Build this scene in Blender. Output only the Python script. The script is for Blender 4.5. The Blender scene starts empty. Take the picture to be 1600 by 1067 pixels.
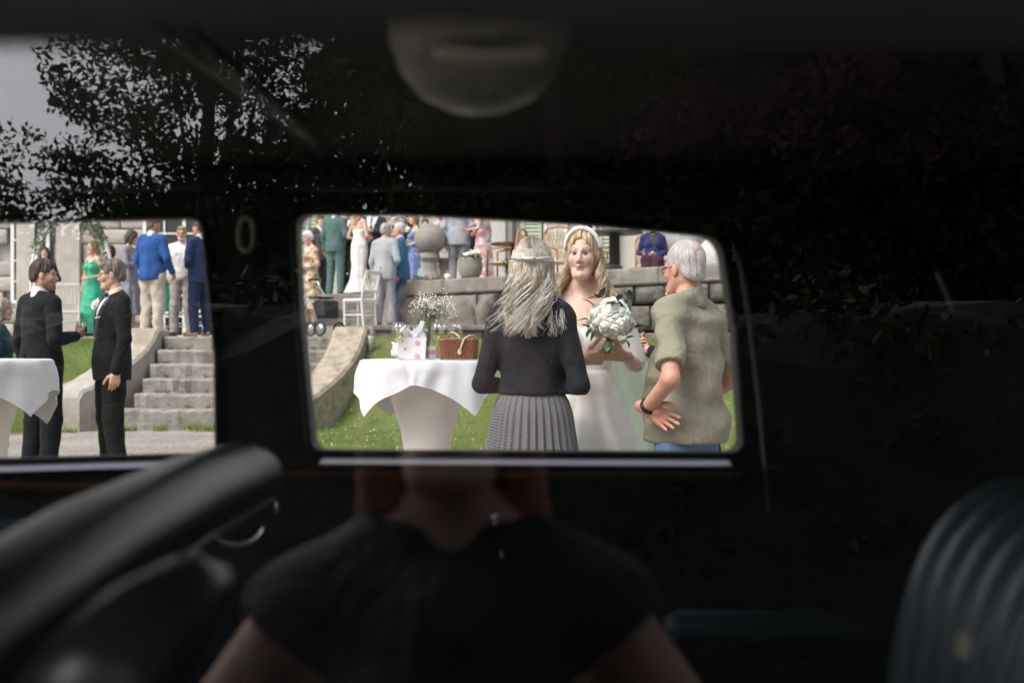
import bpy, math, random
import numpy as np
from mathutils import Vector, Matrix
from mathutils.geometry import tessellate_polygon
PI = math.pi
rnd = random.Random(11)
rng = np.random.default_rng(7)
S = bpy.context.scene
C = S.collection

# ------------------------------------------------------------------ camera
FPX = 1778.0                      # focal length in pixels of the 1600 px wide photograph
CAMZ = 1.2
cam = bpy.data.cameras.new('camera'); cam.lens = 40.0; cam.sensor_width = 36.0
cam.clip_start = 0.02; cam.clip_end = 900
cam.dof.use_dof = True; cam.dof.focus_distance = 5.3; cam.dof.aperture_fstop = 3.3
cam_o = bpy.data.objects.new('camera', cam); C.objects.link(cam_o)
cam_o.location = (0, 0, CAMZ); cam_o.rotation_euler = (PI/2, 0, 0)
S.camera = cam_o

# ------------------------------------------------------------------ sky, sun, exposure
W = bpy.data.worlds.new('World'); S.world = W; W.use_nodes = True
wn = W.node_tree.nodes; wl = W.node_tree.links
bgn = wn['Background']
sky = wn.new('ShaderNodeTexSky'); sky.sky_type = 'NISHITA'; sky.sun_disc = False
SUN_EL, SUN_AZ = math.radians(50), math.radians(228)     # azimuth: clockwise from +Y
sky.sun_elevation = SUN_EL; sky.sun_rotation = SUN_AZ
sky.dust_density = 3.0; sky.air_density = 1.0; sky.ozone_density = 1.0
hsv = wn.new('ShaderNodeHueSaturation'); hsv.inputs['Saturation'].default_value = 0.30
wl.new(sky.outputs[0], hsv.inputs['Color']); wl.new(hsv.outputs[0], bgn.inputs[0])
bgn.inputs[1].default_value = 0.15
sl = bpy.data.lights.new('sun', 'SUN'); sl.energy = 1.5; sl.angle = math.radians(32); sl.color = (1.0, 0.96, 0.9)
so = bpy.data.objects.new('sun', sl); C.objects.link(so)
sd = Vector((math.sin(SUN_AZ)*math.cos(SUN_EL), math.cos(SUN_AZ)*math.cos(SUN_EL), math.sin(SUN_EL)))
so.rotation_euler = (-sd).to_track_quat('-Z', 'Y').to_euler()
S.view_settings.view_transform = 'Standard'; S.view_settings.look = 'None'
S.view_settings.gamma = 1.0; S.view_settings.use_curve_mapping = False
S.view_settings.exposure = 1.02
S.cycles.max_bounces = 10; S.cycles.transparent_max_bounces = 24
S.cycles.diffuse_bounces = 4; S.cycles.glossy_bounces = 4; S.cycles.caustics_reflective = False; S.cycles.caustics_refractive = False
S.cycles.use_denoising = True

def at(px, py, Y):
    """a pixel of the photograph at the depth Y becomes a point of the place"""
    return Vector(((px-800)/FPX*Y, Y, CAMZ-(py-533.5)/FPX*Y))

# ------------------------------------------------------------------ materials
def newmat(name):
    m = bpy.data.materials.new(name); m.use_nodes = True
    return m, m.node_tree.nodes, m.node_tree.links, m.node_tree.nodes['Principled BSDF']

def rgb(c): return (c[0], c[1], c[2], 1)

def mat(name, col, rough=.6, metal=0., var=.12, vscale=6., bump=0., bscale=60., attr=None, rand=0., spec=.5, sheen=0., sss=0., detail=4, dark=None, dscale=3., damt=.6, crease=0.):
    m, n, l, b = newmat(name)
    b.inputs['Roughness'].default_value = rough; b.inputs['Metallic'].default_value = metal
    b.inputs['Specular IOR Level'].default_value = spec
    if sheen: b.inputs['Sheen Weight'].default_value = sheen
    if sss:
        b.inputs['Subsurface Weight'].default_value = sss
        b.inputs['Subsurface Radius'].default_value = (.012, .005, .003)
        b.inputs['Subsurface Scale'].default_value = .6
    tc = n.new('ShaderNodeTexCoord')
    if attr:
        a = n.new('ShaderNodeAttribute'); a.attribute_name = attr; src = a.outputs['Color']
    else:
        r = n.new('ShaderNodeRGB'); r.outputs[0].default_value = rgb(col); src = r.outputs[0]
    ns = n.new('ShaderNodeTexNoise'); ns.inputs['Scale'].default_value = vscale; ns.inputs['Detail'].default_value = detail
    l.new(tc.outputs['Object'], ns.inputs['Vector'])
    mr = n.new('ShaderNodeMapRange'); mr.inputs['From Min'].default_value = .25; mr.inputs['From Max'].default_value = .75
    mr.inputs['To Min'].default_value = 1-var; mr.inputs['To Max'].default_value = 1+var
    l.new(ns.outputs['Fac'], mr.inputs['Value'])
    val = mr.outputs[0]
    if rand:
        oi = n.new('ShaderNodeObjectInfo'); m2 = n.new('ShaderNodeMapRange')
        m2.inputs['To Min'].default_value = 1-rand; m2.inputs['To Max'].default_value = 1+rand
        l.new(oi.outputs['Random'], m2.inputs['Value'])
        mm = n.new('ShaderNodeMath'); mm.operation = 'MULTIPLY'; l.new(val, mm.inputs[0]); l.new(m2.outputs[0], mm.inputs[1]); val = mm.outputs[0]
    vm = n.new('ShaderNodeVectorMath'); vm.operation = 'SCALE'
    l.new(src, vm.inputs[0]); l.new(val, vm.inputs['Scale'])
    out = vm.outputs[0]
    if dark is not None:                       # stains and weathering
        n2 = n.new('ShaderNodeTexNoise'); n2.inputs['Scale'].default_value = dscale; n2.inputs['Detail'].default_value = 6; n2.inputs['Roughness'].default_value = .65
        l.new(tc.outputs['Object'], n2.inputs['Vector'])
        m3 = n.new('ShaderNodeMapRange'); m3.inputs['From Min'].default_value = .48; m3.inputs['From Max'].default_value = .66; m3.inputs['To Max'].default_value = damt
        l.new(n2.outputs['Fac'], m3.inputs['Value'])
        mx = n.new('ShaderNodeMix'); mx.data_type = 'RGBA'; l.new(m3.outputs[0], mx.inputs['Factor']); l.new(out, mx.inputs[6]); mx.inputs[7].default_value = rgb(dark)
        out = mx.outputs[2]
    l.new(out, b.inputs['Base Color'])
    if bump:
        nb = n.new('ShaderNodeTexNoise'); nb.inputs['Scale'].default_value = bscale; nb.inputs['Detail'].default_value = 5
        l.new(tc.outputs['Object'], nb.inputs['Vector'])
        bp = n.new('ShaderNodeBump'); bp.inputs['Strength'].default_value = bump; bp.inputs['Distance'].default_value = .02
        l.new(nb.outputs['Fac'], bp.inputs['Height']); l.new(bp.outputs[0], b.inputs['Normal'])
        if crease: add_crease(n, l, b, tc, bp, crease)
    return m

def add_crease(n, l, b, tc, bp, amt, scale=6.5):
    """ridged noise: the sharp little fold lines of worn cloth"""
    mp = n.new('ShaderNodeMapping'); mp.inputs['Scale'].default_value = (1, 1, .55); mp.inputs['Rotation'].default_value = (.3, .5, .2); l.new(tc.outputs['Object'], mp.inputs['Vector'])
    q = n.new('ShaderNodeTexNoise'); q.inputs['Scale'].default_value = scale; q.inputs['Detail'].default_value = 2.5; q.inputs['Distortion'].default_value = .9; l.new(mp.outputs[0], q.inputs['Vector'])
    s1 = n.new('ShaderNodeMath'); s1.operation = 'SUBTRACT'; s1.inputs[1].default_value = .5; l.new(q.outputs['Fac'], s1.inputs[0])
    s2 = n.new('ShaderNodeMath'); s2.operation = 'ABSOLUTE'; l.new(s1.outputs[0], s2.inputs[0])
    s3 = n.new('ShaderNodeMapRange'); s3.inputs['From Max'].default_value = .09; s3.inputs['To Min'].default_value = 1.; s3.inputs['To Max'].default_value = 0.; l.new(s2.outputs[0], s3.inputs['Value'])
    b2 = n.new('ShaderNodeBump'); b2.inputs['Strength'].default_value = amt; b2.inputs['Distance'].default_value = .02; l.new(s3.outputs[0], b2.inputs['Height']); l.new(bp.outputs[0], b2.inputs['Normal']); l.new(b2.outputs[0], b.inputs['Normal'])

def glassmat(name, ior=1.5, tint=(1, 1, 1), rough=0.):
    """thin clear glass: Fresnel mix of a mirror and a clear sheet"""
    m, n, l, b = newmat(name); n.remove(b)
    o = n['Material Output']; t = n.new('ShaderNodeBsdfTransparent'); t.inputs[0].default_value = rgb(tint)
    g = n.new('ShaderNodeBsdfGlossy'); g.inputs['Roughness'].default_value = rough
    f0 = ((ior-1)/(ior+1))**2
    lw = n.new('ShaderNodeLayerWeight'); lw.inputs['Blend'].default_value = .5
    pw = n.new('ShaderNodeMath'); pw.operation = 'POWER'; pw.inputs[1].default_value = 5; l.new(lw.outputs['Facing'], pw.inputs[0])
    f = n.new('ShaderNodeMath'); f.operation = 'MULTIPLY_ADD'; f.inputs[1].default_value = 1-f0; f.inputs[2].default_value = f0; l.new(pw.outputs[0], f.inputs[0])
    x = n.new('ShaderNodeMixShader'); l.new(f.outputs[0], x.inputs[0]); l.new(t.outputs[0], x.inputs[1]); l.new(g.outputs[0], x.inputs[2])
    l.new(x.outputs[0], o.inputs['Surface'])
    return m

# ------------------------------------------------------------------ mesh helpers
def link(o, parent=None):
    C.objects.link(o)
    if parent is not None: o.parent = parent
    return o

def mesh_obj(name, V, F, m=None, parent=None, smooth=False, col=None, uv=None):
    me = bpy.data.meshes.new(name)
    V = np.asarray(V, dtype=np.float32).reshape(-1, 3)
    if isinstance(F, np.ndarray):
        k = F.shape[1]; nf = len(F)
        me.vertices.add(len(V)); me.vertices.foreach_set('co', V.ravel())
        me.loops.add(nf*k); me.loops.foreach_set('vertex_index', F.astype(np.int32).ravel())
        me.polygons.add(nf); me.polygons.foreach_set('loop_start', np.arange(0, nf*k, k, dtype=np.int32))
        me.update(calc_edges=True)
    else:
        me.from_pydata([tuple(map(float, v)) for v in V], [], F); me.update()
    if smooth: me.polygons.foreach_set('use_smooth', np.ones(len(me.polygons), dtype=bool))
    if col is not None:
        a = me.attributes.new('Col', 'FLOAT_COLOR', 'POINT')
        c4 = np.ones((len(V), 4), dtype=np.float32); c4[:, :3] = col
        a.data.foreach_set('color', c4.ravel())
    if uv is not None:
        lay = me.uv_layers.new(name='UVMap')
        idx = np.empty(len(me.loops), dtype=np.int32); me.loops.foreach_get('vertex_index', idx)
        lay.data.foreach_set('uv', np.asarray(uv, dtype=np.float32)[idx].ravel())
    if m is not None: me.materials.append(m)
    return link(bpy.data.objects.new(name, me), parent)

class MB:
    """collects simple shapes that make up ONE mesh"""
    def __init__(s): s.v = []; s.f = []
    def add(s, V, F):
        o = len(s.v); s.v.extend([tuple(map(float, v)) for v in V]); s.f.extend([tuple(i+o for i in f) for f in F]); return s
    def box(s, c, d, rz=0, bev=0., rx=0, ry=0):
        x, y, z = d[0]/2, d[1]/2, d[2]/2
        R = Matrix.Rotation(rz, 3, 'Z') @ Matrix.Rotation(ry, 3, 'Y') @ Matrix.Rotation(rx, 3, 'X'); c = Vector(c)
        if bev <= 0:
            V = [(a*x, b*y, e*z) for a in (-1, 1) for b in (-1, 1) for e in (-1, 1)]
            F = [(0, 1, 3, 2), (4, 6, 7, 5), (0, 4, 5, 1), (2, 3, 7, 6), (0, 2, 6, 4), (1, 5, 7, 3)]
        else:
            bev = min(bev, x*.9, y*.9, z*.9)
            V = []; ix = {}
            for a in (-1, 1):
                for b in (-1, 1):
                    for e in (-1, 1):
                        for k in range(3):
                            p = [a*x, b*y, e*z]
                            for j in range(3):
                                if j != k: p[j] -= (a, b, e)[j]*bev
                            ix[(a, b, e, k)] = len(V); V.append(tuple(p))
            F = []
            for k in range(3):
                o1, o2 = (k+1) % 3, (k+2) % 3
                for sg in (-1, 1):
                    q = []
                    for (u, w) in ((-1, -1), (1, -1), (1, 1), (-1, 1)):
                        t = [0, 0, 0]; t[k] = sg; t[o1] = u; t[o2] = w; q.append(ix[(t[0], t[1], t[2], k)])
                    F.append(tuple(q) if sg > 0 else tuple(q[::-1]))
            for k in range(3):
                o1, o2 = (k+1) % 3, (k+2) % 3
                for u in (-1, 1):
                    for w in (-1, 1):
                        def g(sk, kk):
                            t = [0, 0, 0]; t[k] = sk; t[o1] = u; t[o2] = w; return ix[(t[0], t[1], t[2], kk)]
                        q = (g(-1, o1), g(1, o1), g(1, o2), g(-1, o2))
                        F.append(q if u*w > 0 else q[::-1])
            for a in (-1, 1):
                for b in (-1, 1):
                    for e in (-1, 1):
                        q = (ix[(a, b, e, 0)], ix[(a, b, e, 1)], ix[(a, b, e, 2)])
                        F.append(q if a*b*e > 0 else q[::-1])
        s.add([R @ Vector(v) + c for v in V], F); return s
    def tube(s, pts, r, n=8, closed=False, cap=True, flat=1.0):
        P = [Vector(p) for p in pts]; m = len(P)
        R = [r]*m if not hasattr(r, '__len__') else list(r)
        V = []; up = None
        for i in range(m):
            a = P[(i-1) % m] if (closed or i > 0) else P[i]; b = P[(i+1) % m] if (closed or i < m-1) else P[i]
            t = (b-a); t = t.normalized() if t.length > 1e-9 else Vector((0, 0, 1))
            if up is None:
                up = Vector((0, 0, 1)) if abs(t.z) < .9 else Vector((1, 0, 0))
            u = (up - t*up.dot(t)); u = u.normalized() if u.length > 1e-6 else t.orthogonal().normalized()
            up = u; w = t.cross(u)
            for k in range(n):
                an = 2*PI*k/n; V.append(P[i] + u*(math.cos(an)*R[i]) + w*(math.sin(an)*R[i]*flat))
        F = []
        for i in range(m if closed else m-1):
            j = (i+1) % m
            for k in range(n):
                k2 = (k+1) % n; F.append((i*n+k, i*n+k2, j*n+k2, j*n+k))
        if cap and not closed:
            F.append(tuple(range(n-1, -1, -1))); F.append(tuple((m-1)*n+k for k in range(n)))
        s.add(V, F); return s
    def lathe(s, prof, c=(0, 0, 0), n=24, cap=False):
        V = []; F = []; m = len(prof)
        for (r, z) in prof:
            for k in range(n):
                a = 2*PI*k/n; V.append((c[0]+r*math.cos(a), c[1]+r*math.sin(a), c[2]+z))
        for i in range(m-1):
            for k in range(n):
                k2 = (k+1) % n; F.append((i*n+k, i*n+k2, (i+1)*n+k2, (i+1)*n+k))
        if cap: F.append(tuple(range(n-1, -1, -1))); F.append(tuple((m-1)*n+k for k in range(n)))
        s.add(V, F); return s
    def ell(s, c, r, n=10, m=7):
        V = [(c[0], c[1], c[2]-r[2])]
        for i in range(1, m):
            t = -PI/2 + PI*i/m
            for k in range(n):
                a = 2*PI*k/n; V.append((c[0]+r[0]*math.cos(t)*math.cos(a), c[1]+r[1]*math.cos(t)*math.sin(a), c[2]+r[2]*math.sin(t)))
        V.append((c[0], c[1], c[2]+r[2])); F = []
        for k in range(n): F.append((0, 1+(k+1) % n, 1+k))
        for i in range(m-2):
            for k in range(n):
                k2 = (k+1) % n; F.append((1+i*n+k, 1+i*n+k2, 1+(i+1)*n+k2, 1+(i+1)*n+k))
        e = len(V)-1
        for k in range(n): F.append((e, 1+(m-2)*n+k, 1+(m-2)*n+(k+1) % n))
        s.add(V, F); return s
    def prism(s, poly, z0, z1):
        """vertical prism over an xy polygon (counter-clockwise)"""
        n = len(poly); V = [(p[0], p[1], z0) for p in poly]+[(p[0], p[1], z1) for p in poly]
        F = [tuple(range(n-1, -1, -1)), tuple(range(n, 2*n))]+[(i, (i+1) % n, n+(i+1) % n, n+i) for i in range(n)]
        s.add(V, F); return s
    def build(s, name, m=None, parent=None, smooth=False):
        return mesh_obj(name, s.v, s.f, m, parent, smooth)

def copy_tree(o, parent=None):
    c = o.copy(); C.objects.link(c)
    if parent is not None: c.parent = parent
    for ch in list(o.children): copy_tree(ch, c)
    return c

def empty(name, loc=(0, 0, 0), rz=0):
    o = bpy.data.objects.new(name, None); C.objects.link(o); o.empty_display_size = .1
    o.location = loc; o.rotation_euler = (0, 0, rz); return o

def tag(o, label=None, cat=None, group=None, kind=None):
    if label: o['label'] = label
    if cat: o['category'] = cat
    if group: o['group'] = group
    if kind: o['kind'] = kind
    return o

# ------------------------------------------------------------------ implicit surfaces (bodies, clothes)
def surface_nets(F, org, h):
    s = F < 0
    nx, ny, nz = F.shape
    cnt = np.zeros((nx-1, ny-1, nz-1), dtype=np.int8)
    for a in (0, 1):
        for b in (0, 1):
            for c in (0, 1):
                cnt += s[a:nx-1+a, b:ny-1+b, c:nz-1+c]
    act = (cnt > 0) & (cnt < 8)
    I, J, K = np.nonzero(act); n = len(I)
    if n == 0: return np.zeros((0, 3)), np.zeros((0, 4), dtype=np.int32)
    idm = np.full(act.shape, -1, dtype=np.int32); idm[I, J, K] = np.arange(n)
    acc = np.zeros((n, 3)); num = np.zeros(n)
    for ax in range(3):
        o = [q for q in range(3) if q != ax]
        for u in (0, 1):
            for w in (0, 1):
                d0 = [0, 0, 0]; d0[o[0]] = u; d0[o[1]] = w; d1 = list(d0); d1[ax] = 1
                f0 = F[I+d0[0], J+d0[1], K+d0[2]]; f1 = F[I+d1[0], J+d1[1], K+d1[2]]
                cr = (f0 < 0) != (f1 < 0)
                t = np.where(cr, f0/np.where(cr, f0-f1, 1), 0)
                p = np.zeros((n, 3)); p[:, o[0]] = u; p[:, o[1]] = w; p[:, ax] = t
                acc += p*cr[:, None]; num += cr
    V = (acc/num[:, None] + np.stack([I, J, K], 1))*h + np.asarray(org)
    Q = []
    for ax in range(3):
        o1, o2 = (ax+1) % 3, (ax+2) % 3
        sl0 = [slice(None)]*3; sl1 = [slice(None)]*3
        sl0[ax] = slice(0, -1); sl1[ax] = slice(1, None)
        a = s[tuple(sl0)]; b = s[tuple(sl1)]
        ch = np.argwhere(a != b)
        ok = (ch[:, o1] > 0) & (ch[:, o2] > 0) & (ch[:, o1] < F.shape[o1]-1) & (ch[:, o2] < F.shape[o2]-1)
        ch = ch[ok]
        if not len(ch): continue
        def cell(d1, d2):
            e = ch.copy(); e[:, o1] -= d1; e[:, o2] -= d2; return idm[e[:, 0], e[:, 1], e[:, 2]]
        q = np.stack([cell(1, 1), cell(0, 1), cell(0, 0), cell(1, 0)], 1)
        ins = s[ch[:, 0], ch[:, 1], ch[:, 2]]
        q[~ins] = q[~ins][:, ::-1]
        Q.append(q)
    Q = np.concatenate(Q)
    return V, Q[(Q >= 0).all(1)]

def rc(a, b, ra, rb=None, k=.02, op=1): return ('rc', np.array(a, float), np.array(b, float), ra, ra if rb is None else rb, k, op)
def el(c, r, k=.02, op=1, R=None): return ('el', np.array(c, float), np.array(r, float), R, 0, k, op)

def sk(prof, n=7, amp=.012, ph=0., c=(0, 0), k=.02): return ('sk', np.array(sorted(prof), float), (n, amp, ph, c[0], c[1]), 0, 0, k, 1)

def sdf_mesh(prims, vox, cuts=(), noise=None, pad=.03, limit=None):
    lo = np.full(3, 1e9); hi = -lo; bb = []
    for p in prims:
        if p[0] == 'sk':
            P = p[1]; w = p[2]; mx = P[:, 1:].max()+w[1]
            a = np.array([w[3]-mx, w[4]-mx, P[:, 0].min()]); b = np.array([w[3]+mx, w[4]+mx, P[:, 0].max()])
        elif p[0] == 'rc':
            m = max(p[3], p[4]); a = np.minimum(p[1], p[2])-m; b = np.maximum(p[1], p[2])+m
        else:
            m = p[2] if p[3] is None else np.full(3, p[2].max()); a = p[1]-m; b = p[1]+m
        bb.append((a, b))
        if p[6] > 0: lo = np.minimum(lo, a); hi = np.maximum(hi, b)
    if limit is not None: lo = np.maximum(lo, limit[0]); hi = np.minimum(hi, limit[1])
    lo = lo-pad; hi = hi+pad
    n = np.ceil((hi-lo)/vox).astype(int)+2
    ax = [(lo[i]+vox*np.arange(n[i])).astype(np.float32) for i in range(3)]
    F = np.full(n, .15, dtype=np.float32)
    for p, (a, b) in zip(prims, bb):
        k = p[5]; mg = max(k, .01)+2*vox
        i0 = np.maximum(0, np.floor((a-mg-lo)/vox).astype(int)); i1 = np.minimum(n, np.ceil((b+mg-lo)/vox).astype(int)+1)
        if (i1 <= i0).any(): continue
        sl_ = tuple(slice(i0[j], i1[j]) for j in range(3))
        X = ax[0][sl_[0]][:, None, None]; Y = ax[1][sl_[1]][None, :, None]; Z = ax[2][sl_[2]][None, None, :]
        if p[0] == 'sk':
            P = p[1]; nf, amp, ph, cx, cy = p[2]
            z0, z1 = P[0, 0], P[-1, 0]
            rx = np.interp(Z, P[:, 0], P[:, 1]).astype(np.float32); ry = np.interp(Z, P[:, 0], P[:, 2]).astype(np.float32)
            th = np.arctan2(Y-cy, X-cx); ramp = np.clip((z1-Z)/max(z1-z0, .01), 0, 1)
            d = (np.sqrt(((X-cx)/rx)**2+((Y-cy)/ry)**2)-1)*np.minimum(rx, ry)
            d = d-amp*ramp*(np.cos(nf*th+ph+1.7*np.sin(2*th+ph)+.8*np.sin(5*Z+ph))+.5*np.cos((2*nf+1)*th+2*ph))
            d = np.maximum(d*.85, np.maximum(z0-Z, Z-z1))
        elif p[0] == 'rc':
            A = p[1]; B = p[2]-p[1]; L2 = max(float(B@B), 1e-12)
            px, py, pz = X-A[0], Y-A[1], Z-A[2]
            t = np.clip((px*B[0]+py*B[1]+pz*B[2])/L2, 0, 1)
            d = np.sqrt((px-t*B[0])**2+(py-t*B[1])**2+(pz-t*B[2])**2) - (p[3]+(p[4]-p[3])*t)
        else:
            px, py, pz = X-p[1][0], Y-p[1][1], Z-p[1][2]
            if p[3] is not None:
                R = p[3]
                px, py, pz = (px*R[0][0]+py*R[1][0]+pz*R[2][0], px*R[0][1]+py*R[1][1]+pz*R[2][1], px*R[0][2]+py*R[1][2]+pz*R[2][2])
            r = p[2]
            k0 = np.sqrt((px/r[0])**2+(py/r[1])**2+(pz/r[2])**2)
            k1 = np.sqrt((px/r[0]**2)**2+(py/r[1]**2)**2+(pz/r[2]**2)**2)
            d = np.where(k1 > 1e-6, k0*(k0-1)/np.maximum(k1, 1e-6), -r.min())
        f = F[sl_]
        if p[6] > 0:
            hh = np.clip(.5+.5*(f-d)/k, 0, 1); F[sl_] = f*(1-hh)+d*hh-k*hh*(1-hh)
        else:
            hh = np.clip(.5-.5*(f+d)/k, 0, 1); F[sl_] = f*(1-hh)-d*hh+k*hh*(1-hh)
    X, Y, Z = ax[0][:, None, None], ax[1][None, :, None], ax[2][None, None, :]
    if noise is not None: F = F+noise(X, Y, Z).astype(np.float32)
    for c in cuts: F = np.maximum(F, c(X, Y, Z)).astype(np.float32)
    F[0] = F[-1] = .1; F[:, 0] = F[:, -1] = .1; F[:, :, 0] = F[:, :, -1] = .1
    return surface_nets(F, lo, vox)
# ------------------------------------------------------------------ people
_mc = {}
def cloth(col, kind='wool'):
    k = (tuple(round(c, 3) for c in col), kind)
    if k not in _mc:
        if kind == 'wool': _mc[k] = mat('wool cloth', col, .85, var=.10, vscale=30, crease=.22, bump=.4, bscale=15, spec=.22, sheen=.04)
        elif kind == 'cotton': _mc[k] = mat('cotton cloth', col, .8, var=.05, vscale=14, crease=.30, bump=.4, bscale=18, spec=.3)
        elif kind == 'satin': _mc[k] = mat('satin cloth', col, .42, var=.04, vscale=6, bump=.05, bscale=30, spec=.45, sheen=.2)
        elif kind == 'leather': _mc[k] = mat('shoe leather', col, .4, var=.15, vscale=12, bump=.1, bscale=120)
    return _mc[k]
M_SKIN = mat('skin', (.6, .4, .3), .5, var=.11, vscale=38, bump=.14, bscale=130, attr='Col', spec=.4, sss=.12)
M_HAIR = mat('hair', (.3, .2, .1), .5, var=.22, vscale=45, bump=.25, bscale=240, attr='Col', spec=.4)
M_GLASSF = mat('spectacle frame', (.05, .012, .01), .35, var=.05)
M_LENS = glassmat('spectacle lens', 1.3)
M_BLACKRUBBER = mat('black rubber', (.012, .012, .013), .5, var=.1)
FAIR, TAN, PINK, OLIVE = (.60, .385, .29), (.50, .28, .185), (.60, .34, .265), (.47, .27, .18)

def folds(amp, seed=0, k=1.0):
    r = np.random.default_rng(seed); a = r.normal(0, 1, (4, 3)); a /= np.linalg.norm(a, axis=1)[:, None]; ph = r.uniform(0, 6.28, 8)
    fr = np.array([34, 47, 62, 23])*k
    def f(X, Y, Z):
        o = 0
        for i in range(4):
            w = (a[i, 0]*X+a[i, 1]*Y+a[i, 2]*Z*1.3)
            o = o+np.sin(fr[i]*w+ph[i]+1.6*np.sin(9*(X*a[(i+1) % 4, 0]+Z*a[(i+1) % 4, 2]+Y)+ph[i+4]))*(1.0, .8, .5, 1.0)[i]
        return amp*.5*o
    return f

def torso(sex, o=0., b=1., belly=0.):
    if sex == 'm':
        p = [el((0, .0, .96), (.158*b+o, .112*b+o, .14+o), .05), el((0, -belly*.4, 1.10), (.148*b+o, .104*b+belly+o, .18+o), .06),
             el((0, .0, 1.28), (.166*b+o, .116*b+o, .18+o), .06), rc((-.140*b, .012, 1.42), (.140*b, .012, 1.42), .052+o, None, .05)]
    else:
        p = [el((0, .005, .95), (.165*b+o, .115*b+o, .13+o), .05), el((0, -belly*.4, 1.10), (.118*b+o, .088*b+belly+o, .15+o), .06),
             el((0, .0, 1.27), (.140*b+o, .098*b+o, .16+o), .05), rc((-.128*b, .012, 1.405), (.128*b, .012, 1.405), .046+o, None, .05),
             el((.066, -.075*b, 1.265), (.062+o, .058+o, .062+o), .025), el((-.066, -.075*b, 1.265), (.062+o, .058+o, .062+o), .025)]
    for sgn in (-1, 1): p.append(rc((sgn*.115, .018, 1.43), (sgn*.03, .012, 1.51), .036+o*.8, .03+o*.5, .04))
    return p

def shoulder(sex, sd, b=1.): return ((.178 if sex == 'm' else .158)*b*sd, .012, 1.412 if sex == 'm' else 1.395)

def armp(sex, sd, e, w, o=0., b=1., radii=None, upto=1.0, ub=1.0):
    f = 1.0 if sex == 'm' else .82
    r = radii or (.054*f*b+o, .042*f*b+o, .041*f*b+o, .028*f+o)
    s_ = np.array(shoulder(sex, sd, b)); e = np.array(e, float); w = np.array(w, float)
    if ub < 1: return [rc(s_, s_+(e-s_)*ub, r[0], r[0]+(r[1]-r[0])*ub, .03)]
    w2 = e+(w-e)*upto
    return [rc(s_, e, r[0], r[1], .03), rc(e, w2, r[2], r[2]+(r[3]-r[2])*upto, .02)]

def std_legs(sp=.0, fwd=0.): return {s: ((s*.088, .0, .92), (s*(.095+sp*.5), -.015-fwd*s, .50), (s*(.10+sp), .025, .085), (s*.3, -1, 0)) for s in (-1, 1)}

def legp(sex, sd, leg, o=0., b=1., radii=None):
    h, k_, a, f = [np.array(x, float) for x in leg]
    r = radii or (.088*b+o, .058+o, .056+o, .037+o)
    p = [rc(h, k_, r[0], r[1], .03), rc(k_, a, r[2], r[3], .02)]
    if radii is None: p.append(el((k_*.68+a*.32)+np.array([0, .012, 0]), (.044+o, .046+o, .11), .02))
    return p

def shoep(leg, o=0.):
    a = np.array(leg[2], float); f = np.array(leg[3], float); f[2] = 0; f /= np.linalg.norm(f)
    z = a[2]-.085
    hl = np.array([a[0], a[1], z+.042])-f*.03; to = np.array([a[0], a[1], z+.034])+f*.17
    return [rc(hl, to, .042+o, .036+o, .02), rc(a+np.array([0, 0, .0]), hl+f*.02, .042+o, .04+o, .02)]

def frame_of(u, n):
    u = np.array(u, float); u /= np.linalg.norm(u); n = np.array(n, float); n = n-u*(n@u); n /= np.linalg.norm(n); return u, n

def handp(w, u, n, sd, curl=.35, s=1.0, spread=.0):
    u, n = frame_of(u, n); v = np.cross(n, u) if sd > 0 else np.cross(u, n)
    w = np.array(w, float); P = [rc(w-u*.03*s, w+u*.02*s, .026*s, .024*s, .02)]
    offs = (.031, .010, -.011, -.030); ul = (.088, .093, .088, .079); ln = (.072, .080, .074, .058); rr = (.0090, .0093, .0088, .0078)
    for i in range(4):
        k0 = w+(u*ul[i]+v*offs[i])*s
        P.append(rc(w+(u*.018+v*offs[i]*.55)*s, k0, .0155*s, .0118*s, .014))
        p = k0; ang = 0
        for j, fr in enumerate((.45, .31, .24)):
            ang += curl*(1.1, 1.25, .8)[j]*(1+.12*i)+(.05 if j == 0 else 0)
            d = u*math.cos(ang)+n*math.sin(ang)+v*(spread*(1.5-i)*.12)
            q = p+d*ln[i]*fr*s
            P.append(rc(p, q, rr[i]*s*(1-.08*j), rr[i]*s*(.94-.10*j), .004)); p = q
    P.append(el(w+(u*.045+v*.018+n*.012)*s, np.array([.020, .020, .020])*s, .02))
    p = w+(u*.022+v*.022+n*.008)*s
    for d, L_, r_ in ((v*.72+u*.62+n*.3, .044, .0135), (v*.42+u*.85+n*(.25+curl*.4), .034, .0112), (v*.2+u*.9+n*(.3+curl*.6), .027, .0095)):
        d = d/np.linalg.norm(d); q = p+d*L_*s; P.append(rc(p, q, r_*s, r_*.92*s, .006)); p = q
    return P

def merge(parts):
    V = []; F = []; K = []; o = 0
    for v, f, c in parts:
        if len(v) == 0: continue
        V.append(v); F.append(f+o); o += len(v)
        K.append(np.broadcast_to(np.asarray(c, dtype=np.float32), (len(v), 3)))
    return np.concatenate(V), np.concatenate(F), np.concatenate(K)

def tri2quad(f): return np.array([(q[0], q[1], q[2], q[3] if len(q) > 3 else q[2]) for q in f])

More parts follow.
